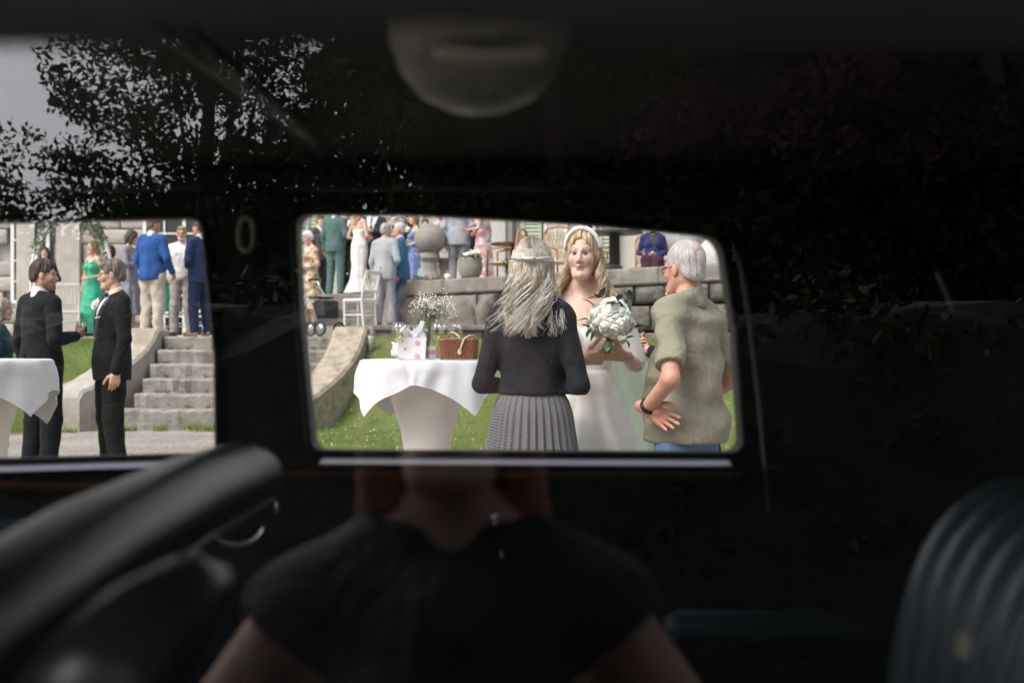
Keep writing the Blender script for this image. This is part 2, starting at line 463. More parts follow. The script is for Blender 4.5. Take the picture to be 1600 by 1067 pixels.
HS = .93
def head_parts(sex, skin, q, age=0, lips=None, brow=(.12, .07, .04), stubble=None, gaze=0., blush=.5, smile=0., iris=(.05, .06, .07)):
    fw = 1.0 if sex == 'm' else .93
    jaw = .030 if sex == 'm' else .021; jx = .047 if sex == 'm' else .042
    P = [el((0, .018, .030), (.075, .095, .094), .02), el((0, -.018, -.025), (.059*fw, .074, .086), .03),
         rc((.02*fw, -.060, -.094), (-.02*fw, -.060, -.094), jaw*.9, None, .025), rc((jx*fw, .0, -.052), (.022*fw, -.055, -.094), .020, .021, .025), rc((-jx*fw, .0, -.052), (-.022*fw, -.055, -.094), .020, .021, .025),
         el((.040*fw, -.058, -.022), (.024, .024, .024), .02), el((-.040*fw, -.058, -.022), (.024, .024, .024), .02),
         rc((.014, -.082, .026), (.046*fw, -.066, .027), .0105 if sex == 'm' else .008, None, .012), rc((-.014, -.082, .026), (-.046*fw, -.066, .027), .0105 if sex == 'm' else .008, None, .012),
         el((.030*fw, -.093, .006), (.0165, .013, .0105), .010, -1), el((-.030*fw, -.093, .006), (.0165, .013, .0105), .010, -1),
         rc((0, -.084, .014), (0, -.104, -.026), .0072, .0105, .010), el((.0105, -.093, -.031), (.0085, .009, .0075), .006), el((-.0105, -.093, -.031), (.0085, .009, .0075), .006),
         rc((.014, -.083, -.056+smile*.002), (0, -.0915, -.0545), .0050, .0062, .005), rc((-.014, -.083, -.056+smile*.002), (0, -.0915, -.0545), .0050, .0062, .005),
         rc((.012, -.083, -.067), (-.012, -.083, -.067), .0066, None, .005),
         rc((.021+smile*.004, -.079, -.0605+smile*.004), (-.021-smile*.004, -.079, -.0605+smile*.004), .0022, None, .003, -1) if q > 1 else rc((.02, -.084, -.0605), (-.02, -.084, -.0605), .002, None, .003, -1),
         el((0, -.078, -.097), (.016, .014, .013), .012),
         el((.077, .008, -.006), (.008, .018, .030), .008), el((-.077, .008, -.006), (.008, .018, .030), .008),
         rc((0, .022, -.06), (0, .036, -.24), .050 if sex == 'm' else .038, None, .03)]
    vox = (.008, .0048, .0034)[q]
    V, Q = sdf_mesh(P, vox)
    x, y, z = V[:, 0], V[:, 1], V[:, 2]; ax = np.abs(x)
    col = np.tile(np.array(skin), (len(V), 1))
    g = np.exp(-(((ax-.042)/.022)**2+((z+.022)/.02)**2))*(y < -.03)*blush*.35
    g += np.exp(-((x/.014)**2+((z+.03)/.012)**2))*(y < -.08)*blush*.3
    col = col*(1-g[:, None]*np.array([.05, .38, .36]))
    lp = np.array(lips if lips is not None else (skin[0]*.82, skin[1]*.58, skin[2]*.58))
    sh = .0078 if q > 0 else .010
    m = (((x/.023)**2+((z+.0610)/sh)**2) < 1) & (y < -.074)
    col[m] = lp
    bz = .030+.006*np.clip((ax-.014)/.03, 0, 1)-.010*np.clip((ax-.038)/.014, 0, 1)
    m = (np.abs(z-bz) < (.0042 if q > 0 else .006)) & (ax > .012) & (ax < .052) & (y < -.055)
    col[m] = np.array(brow)*.6+np.array(skin)*.4
    if stubble is not None:
        m = ((z < -.045-.02*(y > -.03)) & (z > -.13) & (y < .012)) | ((z < -.040) & (y < -.075) & (z > -.052))
        m &= ~((((x/.026)**2+((z+.0610)/.011)**2) < 1))
        a = np.clip((-.035-z)/.025, 0, 1)*m*.7*np.clip((.014-y)/.03, 0, 1); col = col*(1-a[:, None])+np.array(stubble)*a[:, None]
    out = [(V, Q, col)]
    e = MB(); e2 = MB(); e3 = MB()
    for sg in (-1, 1):
        e.ell((sg*.030*fw, -.0745, .0055), (.0128, .0118, .0070), 12, 8)
        e2.ell((sg*.030*fw+gaze, -.0838, .0058), (.0052, .0042, .0056), 10, 6)
        pts = [(sg*.0165*fw, -.0815, .0060), (sg*.024*fw, -.0870, .0112), (sg*.033*fw, -.0870, .0122), (sg*.044*fw, -.0770, .0075)]
        e3.tube(pts, [.0012, .0024, .0028, .0016], 6)
    for mb, c in ((e, (.42, .39, .37)), (e2, iris), (e3, (.06, .035, .03) if sex == 'f' else tuple(np.array(skin)*.55))):
        out.append((np.array(mb.v), tri2quad(mb.f), c))
    return out

def hair_cap(col, q, style='short', seed=0, thick=1.0, grey=None):
    t = thick
    P = [el((0, .020, .036), (.078+(.004 if style in ('short', 'swept', 'crop') else .007)*t, .097+.008*t, .094+.011*t), .02)]
    if style in ('short', 'crop', 'swept'): P = [el((0, .020, .048), (.0795+.002*t, .099+.005*t, .088+.010*t), .02)]
    if style in ('short', 'crop'):
        P += [el((0, .07, -.02), (.066, .045, .05), .03)]
        if style == 'short': P += [rc((-.04, -.058, .098), (.03, -.066, .100), .016*t, .020*t, .03)]
    elif style == 'swept':
        P += [rc((.03, -.068, .090), (-.035, -.066, .096), .015, .014, .03), el((0, .070, -.015), (.066, .046, .052), .03), rc((.03, -.03, .112), (.04, .05, .09), .022, .026, .03), rc((-.03, -.03, .112), (-.04, .05, .09), .022, .026, .03)]
    elif style == 'old':
        P += [el((0, .05, .0), (.083, .075, .075), .03), rc((-.05, -.055, .085), (.05, -.055, .085), .025, None, .03)]
    elif style == 'long':
        P += [el((0, .065, -.03), (.085, .06, .09), .04), rc((0, .075, -.06), (0, .095, -.30), .075, .05, .04)]
        for sg in (-1, 1): P += [rc((sg*.07, .02, .0), (sg*.085, .045, -.17), .03, .028, .04)]
    elif style == 'bob':
        P += [el((0, .065, -.03), (.088, .06, .10), .04)]
        for sg in (-1, 1): P += [rc((sg*.072, .01, .0), (sg*.078, .02, -.11), .027, .024, .04)]
    elif style == 'bun':
        P += [el((0, .12, .03), (.045, .04, .042), .015), el((0, .07, -.02), (.064, .045, .05), .03)]
    P += [el((0, -.118, -.022), (.080, .082, .112), .008, -1)] if style != 'long' else [el((0, -.122, -.008), (.080, .085, .112), .008, -1)]
    if style in ('short', 'crop', 'swept', 'old', 'bun'):
        for sg in (-1, 1): P += [el((sg*.095, -.004, -.032), (.040, .040, .050), .01, -1)]
    cuts = []
    if style in ('short', 'crop', 'swept', 'bun'): cuts = [lambda X, Y, Z: (-.075+.0*Y)-Z+0*X, lambda X, Y, Z: (-.022-.42*(Y-.0)) - Z+0*X]
    if style == 'old': cuts = [lambda X, Y, Z: (-.06)-Z+0*X+0*Y]
    am = .0030 if style != 'crop' else .0012
    def ns(X, Y, Z):
        th = np.arctan2(X, Y-.02)
        return am*(np.sin(th*19+2.2*np.sin(Z*17+seed)+seed)+.8*np.sin(th*37+3*np.sin(Z*11+2*seed))+1.2*np.sin(th*7+Z*30+seed))+0*Z
    V, Q = sdf_mesh(P, (.009, .006, .0042)[q], cuts, ns)
    c = np.tile(np.array(col), (len(V), 1))
    r = np.sin(V[:, 0]*310+np.sin(V[:, 2]*60)*2)*np.sin(V[:, 1]*190+3*np.sin(V[:, 2]*45+V[:, 0]*80))
    c = c*(1+(.22 if style != 'crop' else .09)*r[:, None])
    if grey is not None:
        a = np.clip(.5+(1.2 if style != 'crop' else .35)*r+(-.03-V[:, 2])*6, 0, 1)[:, None]*.8; c = c*(1-a)+np.array(grey)*a
    return V, Q, c

def locks(n, phi0, phi1, zend, col, seed, col2=None, spread=.05, wave=.016, rad=.0075, front=0., n_side=3, steps=22, taper=1.2, droop=None, freq=1.35, tip=.70, e0=86., rs=1.0, yr=(-.075, .06)):
    """strands that follow the skull from a middle parting and then hang in waves; phi 0 is the back, +-pi the face"""
    r = np.random.default_rng(seed); mb = MB(); cs = []
    for i in range(n):
        ph = phi0+(phi1-phi0)*(i+r.uniform(-.4, .4))/max(n-1, 1)
        if abs(ph) < .02: ph = .02
        sg = 1 if ph > 0 else -1
        R = np.array([.083, .104, .104])*(1+r.uniform(-.01, .05))*rs; ctr = np.array([0, .020, .034])
        ze = zend*(1+r.uniform(-.16, .10)); fly = r.uniform(0, 1) < .14; pw = r.uniform(-.5, .5)*(3 if fly else 1)+2.6*math.sin(ph*4.3+seed)+1.7*math.sin(ph*9.1+2*seed); wv = wave*(1+.35*math.sin(ph*6+seed))*r.uniform(.85, 1.15)*(1.3 if fly else 1); sp = spread*(.85+.25*math.sin(ph*11+seed))*r.uniform(.75, 1.25)
        dx, dy = math.sin(ph), math.cos(ph)
        y0 = r.uniform(*yr)
        pts = []; rr = []
        n1 = steps//3
        for j in range(n1):
            t = j/(n1-1); e_ = math.radians(e0-(e0+6)*t)
            p = np.array([dx*math.cos(e_), dy*math.cos(e_), math.sin(e_)])*R+ctr
            pt = np.array([sg*.004, y0*.8-.01, ctr[2]+R[2]*math.sqrt(max(0, 1-((y0*.8-.03)/R[1])**2))])
            s_ = min(1, t*1.6) if e0 > 60 else 1.; s_ = s_*s_*(3-2*s_); p = pt*(1-s_)+p*s_
            pts.append(p); rr.append(rad*(.6+.4*t))
        p0 = pts[-1]
        m_ = steps-n1
        for j in range(1, m_+1):
            t = j/m_; z = p0[2]+(ze-p0[2])*t
            om = 2*PI*(freq*t)+pw
            o = np.array([dx, dy, 0])*(sp*t*t-.012*math.sin(PI*t)) + np.array([dy, -dx, 0])*wv*math.sin(om)*min(1, t*2.5)+np.array([dx, dy, 0])*wv*.8*math.cos(om)*min(1, t*2.5)
            if droop is not None: o = o+np.array(droop)*t**1.5
            q = p0+o; q[2] = z
            q[1] -= front*t
            pts.append(q); rr.append(rad*(1-tip*t**taper))
        b0 = len(mb.v); mb.tube(pts, rr, n_side, cap=False, flat=1.)
        a = r.uniform(0, 1); c = np.array(col)*(1-a)+np.array(col2 if col2 is not None else col)*a; c = c*r.uniform(.8, 1.15)
        cs.append(np.tile(c, (len(mb.v)-b0, 1)))
    return mb.v, mb.f, np.concatenate(cs)

POSE = dict(
    down=lambda s: ((s*.245, .03, 1.12), (s*.250, -.03, .87), (s*.02, -.12, -1), (-s, .1, 0), .35),
    front=lambda s: ((s*.250, .04, 1.13), (s*.075, -.20, 1.06), (-s*.8, -.35, -.1), (-.2*s, 1, .1), .5),
    drink=lambda s: ((s*.240, .0, 1.13), (s*.125, -.25, 1.22), (-s*.35, -.75, .35), (-s, -.1, .2), .8),
    back=lambda s: ((s*.270, .09, 1.14), (s*.100, .165, 1.00), (-s, .2, -.1), (0, -1, 0), .35),
    pocket=lambda s: ((s*.285, .06, 1.13), (s*.205, -.02, .93), (-s*.3, -.2, -1), (-s, .2, 0), .5),
    cross=lambda s: ((s*.255, -.03, 1.15), (s*.02, -.20, 1.20), (-s, .0, .15), (0, 1, 0), .3),
    talk=lambda s: ((s*.250, .0, 1.14), (s*.20, -.25, 1.12), (s*.1, -1, .25), (-.5*s, 0, 1), .35),
)

def person(label, loc, yaw=0., H=1.75, sex='m', b=1., belly=0., L='down', R='down', legs=None, lean=(0, 0), head=(0, 0), skin=FAIR,
           hair=('short', (.08, .05, .03)), wear=(), q=0, seed=0, shoes=(.02, .015, .012), face=None, group=None, name='person', hs=(HS, HS, HS)):
    root = empty(name, loc, yaw); tag(root, label, 'person', group)
    sc = H/1.75
    legs = legs or std_legs(.02)
    pose = {}
    for s, a in ((1, L), (-1, R)): pose[s] = POSE[a](s) if isinstance(a, str) else a
    lx, ly = lean
    def warp(V):
        V = np.array(V, dtype=float); t = np.clip((V[:, 2]-.95)/.5, 0, 1.6)
        V[:, 0] += lx*t; V[:, 1] += ly*t
        return V*sc
    hy, hp = head
    cy, sy, cp, sp_ = math.cos(hy), math.sin(hy), math.cos(hp), math.sin(hp)
    Rz = np.array([[cy, -sy, 0], [sy, cy, 0], [0, 0, 1]]); Rx = np.array([[1, 0, 0], [0, cp, -sp_], [0, sp_, cp]]); HR = Rz@Rx
    hc = np.array([0, -.018, 1.75-.118]); piv = np.array([0, .02, 1.53])
    hs3 = np.array(hs)
    def hw(V): return warp((HR@((np.asarray(V)*hs3+hc-piv).T)).T+piv)
    bv = (.026, .020, .017)[q]; cv = (.019, .0115, .0085)[q]; hv = (.0075, .0055, .0038)[q]
    # --- body: one mesh
    bp = torso(sex, 0, b, belly)
    for s in (-1, 1):
        e, w = pose[s][0], pose[s][1]
        bp += armp(sex, s, e, w, 0, b)+legp(sex, s, legs[s], 0, b)
    bp.append(rc((0, .014, 1.42), (0, .0, 1.56), .050 if sex == 'm' else .038, None, .03))
    V, Q = sdf_mesh(bp, bv if not any(w[0] == 'bare' for w in wear) else cv)
    bare = [(warp(V), Q, skin)]
    fk = dict(face or {}); hp_ = head_parts(sex, skin, q, **fk)
    bare += [(hw(v), f, c) for v, f, c in hp_]
    for s in (-1, 1):
        e, w, u, n, cu = pose[s][:5]
        hsz = 1.0 if sex == 'm' else .9
        v, f = sdf_mesh(handp(w, u, n, s, cu, hsz, pose[s][5] if len(pose[s]) > 5 else 0.), hv)
        bare.append((warp(v), f, np.array(skin)*np.array([1., .95, .93])))
        if q > 0:                                          # forearm at the finer grid
            v, f = sdf_mesh([rc(np.array(e), np.array(w), .0415*(1 if sex == 'm' else .82)*b, .0285*(1 if sex == 'm' else .82), .01)], hv*1.6)
            bare.append((warp(v), f, skin))
    mesh_obj('body', *merge(bare)[:2], M_SKIN, root, True, merge(bare)[2])
    # --- hair
    if hair is not None and hair[0] != 'none':
        st, hcol = hair[0], hair[1]; ho = hair[2] if len(hair) > 2 else {}
        v, f, c = hair_cap(hcol, q, st, seed, **ho)
        mesh_obj('hair', hw(v), f, M_HAIR, root, True, c)
    # --- clothes
    for it in wear:
        kind, colr = it[0], it[1]; o = it[2] if len(it) > 2 else {}
        if kind == 'bare': continue
        tx = o.get('cloth', 'wool'); mt = o.get('mat') or cloth(colr, tx)
        amp = o.get('amp', .004 if q else .005); ns = folds(amp, seed*7+len(kind), o.get('fk', 1.)); cuts = []; nm = o.get('name', kind)
        off = o.get('off', .0)
        if kind == 'jacket':
            hem = o.get('hem', .80); vb = o.get('v', 1.12); vk = o.get('vk', .26)
            P = torso(sex, .022+off, b, belly)+[el((0, .002, .86), (.166*b+.024+off, .118*b+.024+off+belly*.7, .34), .05)]
            up = o.get('upto', .95)
            for s in (-1, 1):
                ff = 1 if sex == 'm' else .83
                P += armp(sex, s, pose[s][0], pose[s][1], 0, b, (.063*ff*b, .056*ff*b, .055*ff*b, .044*ff*b), up)
            fl = o.get('flare', 0)
            if fl: P += [sk([(hem-.02, .19*b+fl, .145*b+fl), (1.02, .15*b+off+.01, .11*b+off+.01)], 5, .008, seed)]
            cuts = [lambda X, Y, Z: hem-Z+0*X+.05*np.minimum(Y, 0)*0+0*Y, lambda X, Y, Z: Z-(1.505+.35*np.minimum(Y-.02, .03))+0*X]
            if vb: cuts.append(lambda X, Y, Z: -np.maximum(np.maximum(np.abs(X)-(Z-vb)*vk, Y+.0), 0*Z-1))
            if o.get('slit'): cuts.append(lambda X, Y, Z: -np.maximum(np.abs(X)-.006-(hem+.22-Z)*.05, np.maximum(Z-hem-.22, -Y)))
            v, f = sdf_mesh(P, cv, cuts, ns)
            jo = mesh_obj('jacket' if nm == 'jacket' else nm, warp(v), f, mt, root, True)
            if vb and q > 0:
                lap = [lambda X, Y, Z: np.maximum(np.abs(X)-(Z-vb)*vk-.045, (Z-vb)*vk-np.abs(X)-.004), lambda X, Y, Z: Y+.02, lambda X, Y, Z: vb+.0-Z, lambda X, Y, Z: Z-1.44]
                v, f = sdf_mesh(torso(sex, .030+off, b, belly), cv*.8, lap)
                mesh_obj('lapel', warp(v), f, o.get('lapel') or mt, jo, True)
        elif kind == 'shirt':
            jk = [w_ for w_ in wear if w_[0] == 'jacket']
            P = torso(sex, .010+off, b, belly); up = o.get('upto', .97)
            for s in (-1, 1):
                if o.get('sleeve', 1) and not jk: P += armp(sex, s, pose[s][0], pose[s][1], .010+off, b, o.get('radii'), up, min(1., o.get('ub', 1.)+.12) if o.get('ub', 1.) < 1 else 1.)
            hem = o.get('hem', .9)
            ucut = []
            if o.get('ub', 1.) < 1:
                for s in (-1, 1):
                    S0 = np.array(shoulder(sex, s, b)); E0 = np.array(pose[s][0], float); D0 = (E0-S0)/np.linalg.norm(E0-S0); c0_ = S0+(E0-S0)*o['ub']
                    def uc(X, Y, Z, c0_=c0_, D0=D0):
                        px, py, pz = X-c0_[0], Y-c0_[1], Z-c0_[2]; t = px*D0[0]+py*D0[1]+pz*D0[2]
                        return np.minimum(t, .10-np.sqrt(np.maximum(px*px+py*py+pz*pz-t*t, 0)))
                    ucut.append(uc)
            cuts = ucut+[lambda X, Y, Z: hem-Z+0*X+0*Y, lambda X, Y, Z: Z-(1.515+.5*np.minimum(Y-.02, .03))+0*X]
            if jk:
                jv = (jk[0][2] if len(jk[0]) > 2 else {}).get('v', 1.12); jkk = (jk[0][2] if len(jk[0]) > 2 else {}).get('vk', .26)
                cuts.append(lambda X, Y, Z: np.maximum(np.abs(X)-(Z-jv)*jkk-.015, Y+.0)+0*Z)
            if hem < .9: P += [el((0, .0, hem+.06), (.168*b+.028+off, .118*b+.03+off+belly*.6, .2), .06)]
            v, f = sdf_mesh(P, cv, cuts, ns)
            so_ = mesh_obj(nm, warp(v), f, mt, root, True)
            if o.get('collar', 1):
                v, f = sdf_mesh([rc((0, .016, 1.47), (0, .004, 1.545), (.068 if sex == 'm' else .058)+o.get('cr', 0), .062+o.get('cr', 0), .01)], min(cv*.8, .0075),
                                [lambda X, Y, Z: Z-(1.535+.45*(Y-.02))+0*X, lambda X, Y, Z: 1.46-Z+0*X+0*Y, lambda X, Y, Z: .052+o.get('cr', 0)*.8-np.sqrt(X*X+(Y-.012)**2)+0*Z])
                mesh_obj('collar', warp(v), f, o.get('colmat') or mt, so_, True)
        elif kind == 'vest':
            v, f = sdf_mesh(torso(sex, .018, b, belly), cv, [lambda X, Y, Z: .90-Z+0*X+0*Y, lambda X, Y, Z: Z-1.43+0*X+0*Y, lambda X, Y, Z: np.abs(X)-.165*b+0*Y+0*Z,
                            lambda X, Y, Z: -np.maximum(np.abs(X)-(Z-1.18)*.26, Y)], ns)
            mesh_obj('waistcoat', warp(v), f, mt, root, True)
        elif kind == 'tie':
            w_ = .022
            v, f = sdf_mesh(torso(sex, .016, b, belly), .008, [lambda X, Y, Z: np.abs(X)-w_*(1-.4*(Z-1.1))+0*Y, lambda X, Y, Z: np.maximum(1.1-Z, Z-1.46)+0*X+0*Y, lambda X, Y, Z: Y+0*X+0*Z])
            mesh_obj('tie', warp(v), f, mt, root, True)
        elif kind == 'bowtie':
            P = []
            yb = -.072
            for s in (-1, 1): P += [rc((0, yb, 1.472), (s*.038, yb, 1.474), .008, .020, .006)]
            v, f = sdf_mesh(P, .004 if q > 1 else .006); mesh_obj('bow_tie', warp(v), f, mt, root, True)
        elif kind == 'trousers':
            P = [el((0, .003, .955), (.160*b+.018, .114*b+.018+belly*.5, .135), .05)]
            wd = o.get('wide', 1.)
            for s in (-1, 1):
                P += legp(sex, s, legs[s], 0, b, (.104*b*wd, .080*wd, .079*wd, .064*wd))
            top_ = o.get('top', 1.05)
            cuts = [lambda X, Y, Z: Z-top_+0*X+0*Y] + ([lambda X, Y, Z: .05-Z+0*X+0*Y] if o.get('cut', 1) else [])
            v, f = sdf_mesh(P, cv, cuts, ns); mesh_obj(nm, warp(v), f, mt, root, True)
        elif kind == 'dress':
            hem = o.get('hem', .12); fl = o.get('flare', .22); top_ = o.get('top', 1.36)
            P = torso(sex, .012+off, b, belly)
            if o.get('sleeve'):
                for s in (-1, 1): P += armp(sex, s, pose[s][0], pose[s][1], .014, b, None, o.get('upto', .9), o.get('ub', 1.))
            if o.get('mermaid'):
                P += [sk([(hem, .27, .30), (.30, .165, .17), (.55, .15, .14), (.85, .185*b, .14*b), (1.0, .165*b, .118*b), (1.10, .125*b, .10*b)], 7, .012, seed)]
            else:
                P += [sk([(hem, .15*b+fl, .115*b+fl), (.80, .175*b+fl*.22, .13*b+fl*.25), (1.0, .150*b+.015, .11*b+.012), (1.10, .122*b+.014, .095*b+.012)], o.get('n', 8), o.get('famp', .016), seed)]
            cuts = [lambda X, Y, Z: hem-Z+0*X+0*Y]
            if o.get('sleeve'): cuts.append(lambda X, Y, Z: Z-(1.49+.6*np.minimum(Y-.02, .03))+0*X)
            elif o.get('sweet'): cuts.append(lambda X, Y, Z: Z-(top_-.25*np.maximum(Y, 0)-.035*np.exp(-(X/.03)**2)*(Y < 0)))
            else: cuts.append(lambda X, Y, Z: Z-(top_-.25*np.maximum(Y, 0))+0*X)
            v, f = sdf_mesh(P, cv, cuts, ns); dr = mesh_obj(nm, warp(v), f, mt, root, True)
            if o.get('straps'):
                P = [rc((s*.075, -.105*b, 1.33), (s*.095, .0, 1.462), .011, None, .01) for s in (-1, 1)]+[rc((s*.07, .09, 1.36), (s*.095, .0, 1.462), .011, None, .01) for s in (-1, 1)]
                v, f = sdf_mesh(P, cv*.6); mesh_obj('strap', warp(v), f, mt, dr, True)
        elif kind == 'shoes': pass
    if shoes is not None:
        for s in (-1, 1):
            v, f = sdf_mesh(shoep(legs[s]), cv); mesh_obj('shoe', warp(v), f, cloth(shoes, 'leather'), root, True)
    return root, warp, hw

def spectacles(root, hw, col=None):
    mb = MB()
    for s in (-1, 1):
        mb.tube([(s*.032+.024*math.cos(a), -.094+.10*abs(s*.032+.024*math.cos(a))**1.3, .002+.017*math.sin(a)) for a in np.linspace(0, 2*PI, 18)[:-1]], .0022, 6, closed=True)
        mb.tube([(s*.056, -.090, .006), (s*.076, -.07, .008), (s*.082, .0, .012), (s*.080, .02, -.004)], .0024, 6)
    mb.tube([(-.010, -.094, .006), (0, -.099, .009), (.010, -.094, .006)], .002, 6)
    o = mesh_obj('spectacles', hw(mb.v), mb.f, col or M_GLASSF, root, True)
    g = MB()
    for s in (-1, 1):
        c = [(s*.032+.0235*math.cos(a), -.0935+.10*abs(s*.032+.0235*math.cos(a))**1.3, .002+.0165*math.sin(a)) for a in np.linspace(0, 2*PI, 18)[:-1]]
        g.add(c, [tuple(range(len(c)))])
    mesh_obj('lens', hw(g.v), g.f, M_LENS, o)
    return o
# ------------------------------------------------------------------ the setting
def wall_y(x): return 20.3-1.02*(x+2.0)
def front_y(x):
    x = np.asarray(x, float)
    f = np.where(x < -4.0, 17.2, 17.55)
    return np.where(x > .45, np.maximum(wall_y(x)-.03, 9.5), f)
def sstep(t): t = np.clip(t, 0, 1); return t*t*(3-2*t)
def bank(x, y):
    x = np.asarray(x, float); y = np.asarray(y, float)
    L = np.where(x < -4.0, 1.75, np.clip(2.0+(x+2.6)*.75, 2.0, 3.7))
    return 1.22*sstep((y-(front_y(x)-L))/L)+.02*np.sin(2.1*x+.7*y)*sstep((y-9)/4)

# gravel
def m_gravel():
    m, n, l, b = newmat('gravel'); tc = n.new('ShaderNodeTexCoord')
    v = n.new('ShaderNodeTexVoronoi'); v.inputs['Scale'].default_value = 62; l.new(tc.outputs['Object'], v.inputs['Vector'])
    ns = n.new('ShaderNodeTexNoise'); ns.inputs['Scale'].default_value = 1.3; ns.inputs['Detail'].default_value = 7; l.new(tc.outputs['Object'], ns.inputs['Vector'])
    cr = n.new('ShaderNodeValToRGB'); e = cr.color_ramp.elements; e[0].position = 0; e[0].color = (.17, .15, .125, 1); e[1].position = 1; e[1].color = (.46, .42, .37, 1)
    s = n.new('ShaderNodeSeparateColor'); l.new(v.outputs['Color'], s.inputs[0]); l.new(s.outputs[0], cr.inputs[0])
    mr = n.new('ShaderNodeMapRange'); mr.inputs['From Min'].default_value = .3; mr.inputs['From Max'].default_value = .7; mr.inputs['To Min'].default_value = .78; mr.inputs['To Max'].default_value = 1.12
    l.new(ns.outputs['Fac'], mr.inputs['Value'])
    vm = n.new('ShaderNodeVectorMath'); vm.operation = 'SCALE'; l.new(cr.outputs[0], vm.inputs[0]); l.new(mr.outputs[0], vm.inputs['Scale'])
    l.new(vm.outputs[0], b.inputs['Base Color']); b.inputs['Roughness'].default_value = .9
    bp = n.new('ShaderNodeBump'); bp.inputs['Strength'].default_value = .7; bp.inputs['Distance'].default_value = .01; bp.invert = True
    l.new(v.outputs['Distance'], bp.inputs['Height']); l.new(bp.outputs[0], b.inputs['Normal'])
    return m
tag(mesh_obj('ground', [(-300, -300, 0), (300, -300, 0), (300, 300, 0), (-300, 300, 0)], [(0, 1, 2, 3)], m_gravel()), kind='structure')

M_LAWN = mat('lawn soil and grass', (.10, .14, .03), .9, var=.4, vscale=2.2, bump=.5, bscale=40, dark=(.13, .12, .035), dscale=1.1, damt=.7)
def lawn_sheet(x0, x1, yfun0, nx, ny):
    V = []
    for i in range(nx+1):
        x = x0+(x1-x0)*i/nx; y0 = yfun0(x); y1 = float(front_y(x))
        for j in range(ny+1):
            y = y0+(y1-y0)*j/ny; V.append((x, y, float(bank(x, y))+.004+(.03 if 0 < i < nx and 0 < j else 0)))
    F = [(i*(ny+1)+j, (i+1)*(ny+1)+j, (i+1)*(ny+1)+j+1, i*(ny+1)+j+1) for i in range(nx) for j in range(ny)]
    return V, F
def edge_c(x): return 7.4+.25*math.sin(1.7*x)+(max(0, -1.6-x))*5.4
def edge_l(x): return 14.75+.15*math.sin(3*x)
v1, f1 = lawn_sheet(-2.95, 7.0, edge_c, 60, 50); v2, f2 = lawn_sheet(-14., -5.75, edge_l, 40, 16)
tag(mesh_obj('lawn', v1+v2, f1+[tuple(i+len(v1) for i in f) for f in f2], M_LAWN, None, True), kind='structure')

def m_grass():
    m, n, l, b = newmat('grass blades'); a = n.new('ShaderNodeAttribute'); a.attribute_name = 'Col'
    l.new(a.outputs['Color'], b.inputs['Base Color']); b.inputs['Roughness'].default_value = .55; b.inputs['Specular IOR Level'].default_value = .25
    return m
M_GRASS = m_grass()
def grass(N, x0, x1, y0, y1, seed, ok=None, hmin=.035, hmax=.085):
    r = np.random.default_rng(seed)
    x = r.uniform(x0, x1, N); y = r.uniform(y0, y1, N)
    k = y < front_y(x)-.01
    if ok is not None: k &= ok(x, y)
    x, y = x[k], y[k]; n = len(x); z = bank(x, y)+.0
    pat = np.sin(x*2.3+1.3*np.sin(y*1.9))*np.sin(y*2.9+1.7*np.sin(x*1.3))
    h = r.uniform(hmin, hmax, n)*(1+.35*pat); a = r.uniform(0, 2*PI, n); w = r.uniform(.003, .007, n)
    lean = r.uniform(.0, .05, n); a2 = r.uniform(0, 2*PI, n)
    V = np.empty((n, 3, 3)); V[:, 0] = np.stack([x-w*np.cos(a), y-w*np.sin(a), z], 1); V[:, 1] = np.stack([x+w*np.cos(a), y+w*np.sin(a), z], 1)
    V[:, 2] = np.stack([x+lean*np.cos(a2), y+lean*np.sin(a2), z+h], 1)
    t = np.clip(.5+.35*pat+r.normal(0, .22, n), 0, 1)[:, None]
    c = np.array([.10, .185, .028])*(1-t)+np.array([.25, .29, .08])*t
    dry = (r.uniform(0, 1, n) < .07)[:, None]; c = np.where(dry, np.array([.33, .28, .13]), c)*r.uniform(.7, 1.3, n)[:, None]
    return V.reshape(-1, 3), np.arange(3*n).reshape(-1, 3), np.repeat(c, 3, 0)
g1 = grass(185000, -2.95, 5.0, 8.5, 18, 1, lambda x, y: y > 7.4+.25*np.sin(1.7*x)+np.maximum(0, -1.6-x)*5.4)
g2 = grass(34000, -9.3, -5.75, 14.7, 17.2, 2, lambda x, y: y > 14.85+.12*np.sin(5*x))
g3 = grass(2500, -5.6, -2.8, 15.15, 15.34, 3, lambda x, y: np.sin(x*9+2*np.sin(x*4)) > .3, .03, .10)
tag(mesh_obj('grass', *(lambda P: (P[0], P[1]))(merge([g1[:2]+(g1[2],), g2[:2]+(g2[2],), g3[:2]+(g3[2],)])), M_GRASS, None, False, np.concatenate([g1[2], g2[2], g3[2]])), 'short lawn grass with clover growing on the sloping bank below the terrace', 'grass', kind='stuff')
# daisies and clover heads dotted over the bank
mb = MB(); r_ = random.Random(4)
for i in range(420):
    x = r_.uniform(-2.6, 4.6); y = r_.uniform(9.5, 17.2)
    if y > float(front_y(x))-.1: continue
    z = float(bank(x, y))+.075; s_ = r_.uniform(.007, .014)
    mb.ell((x, y, z), (s_, s_, s_*.6), 5, 3)
tag(mb.build('clover_flowers', mat('clover white', (.7, .7, .6), .7)), 'tiny white clover flowers scattered through the lawn', 'flowers', kind='stuff')

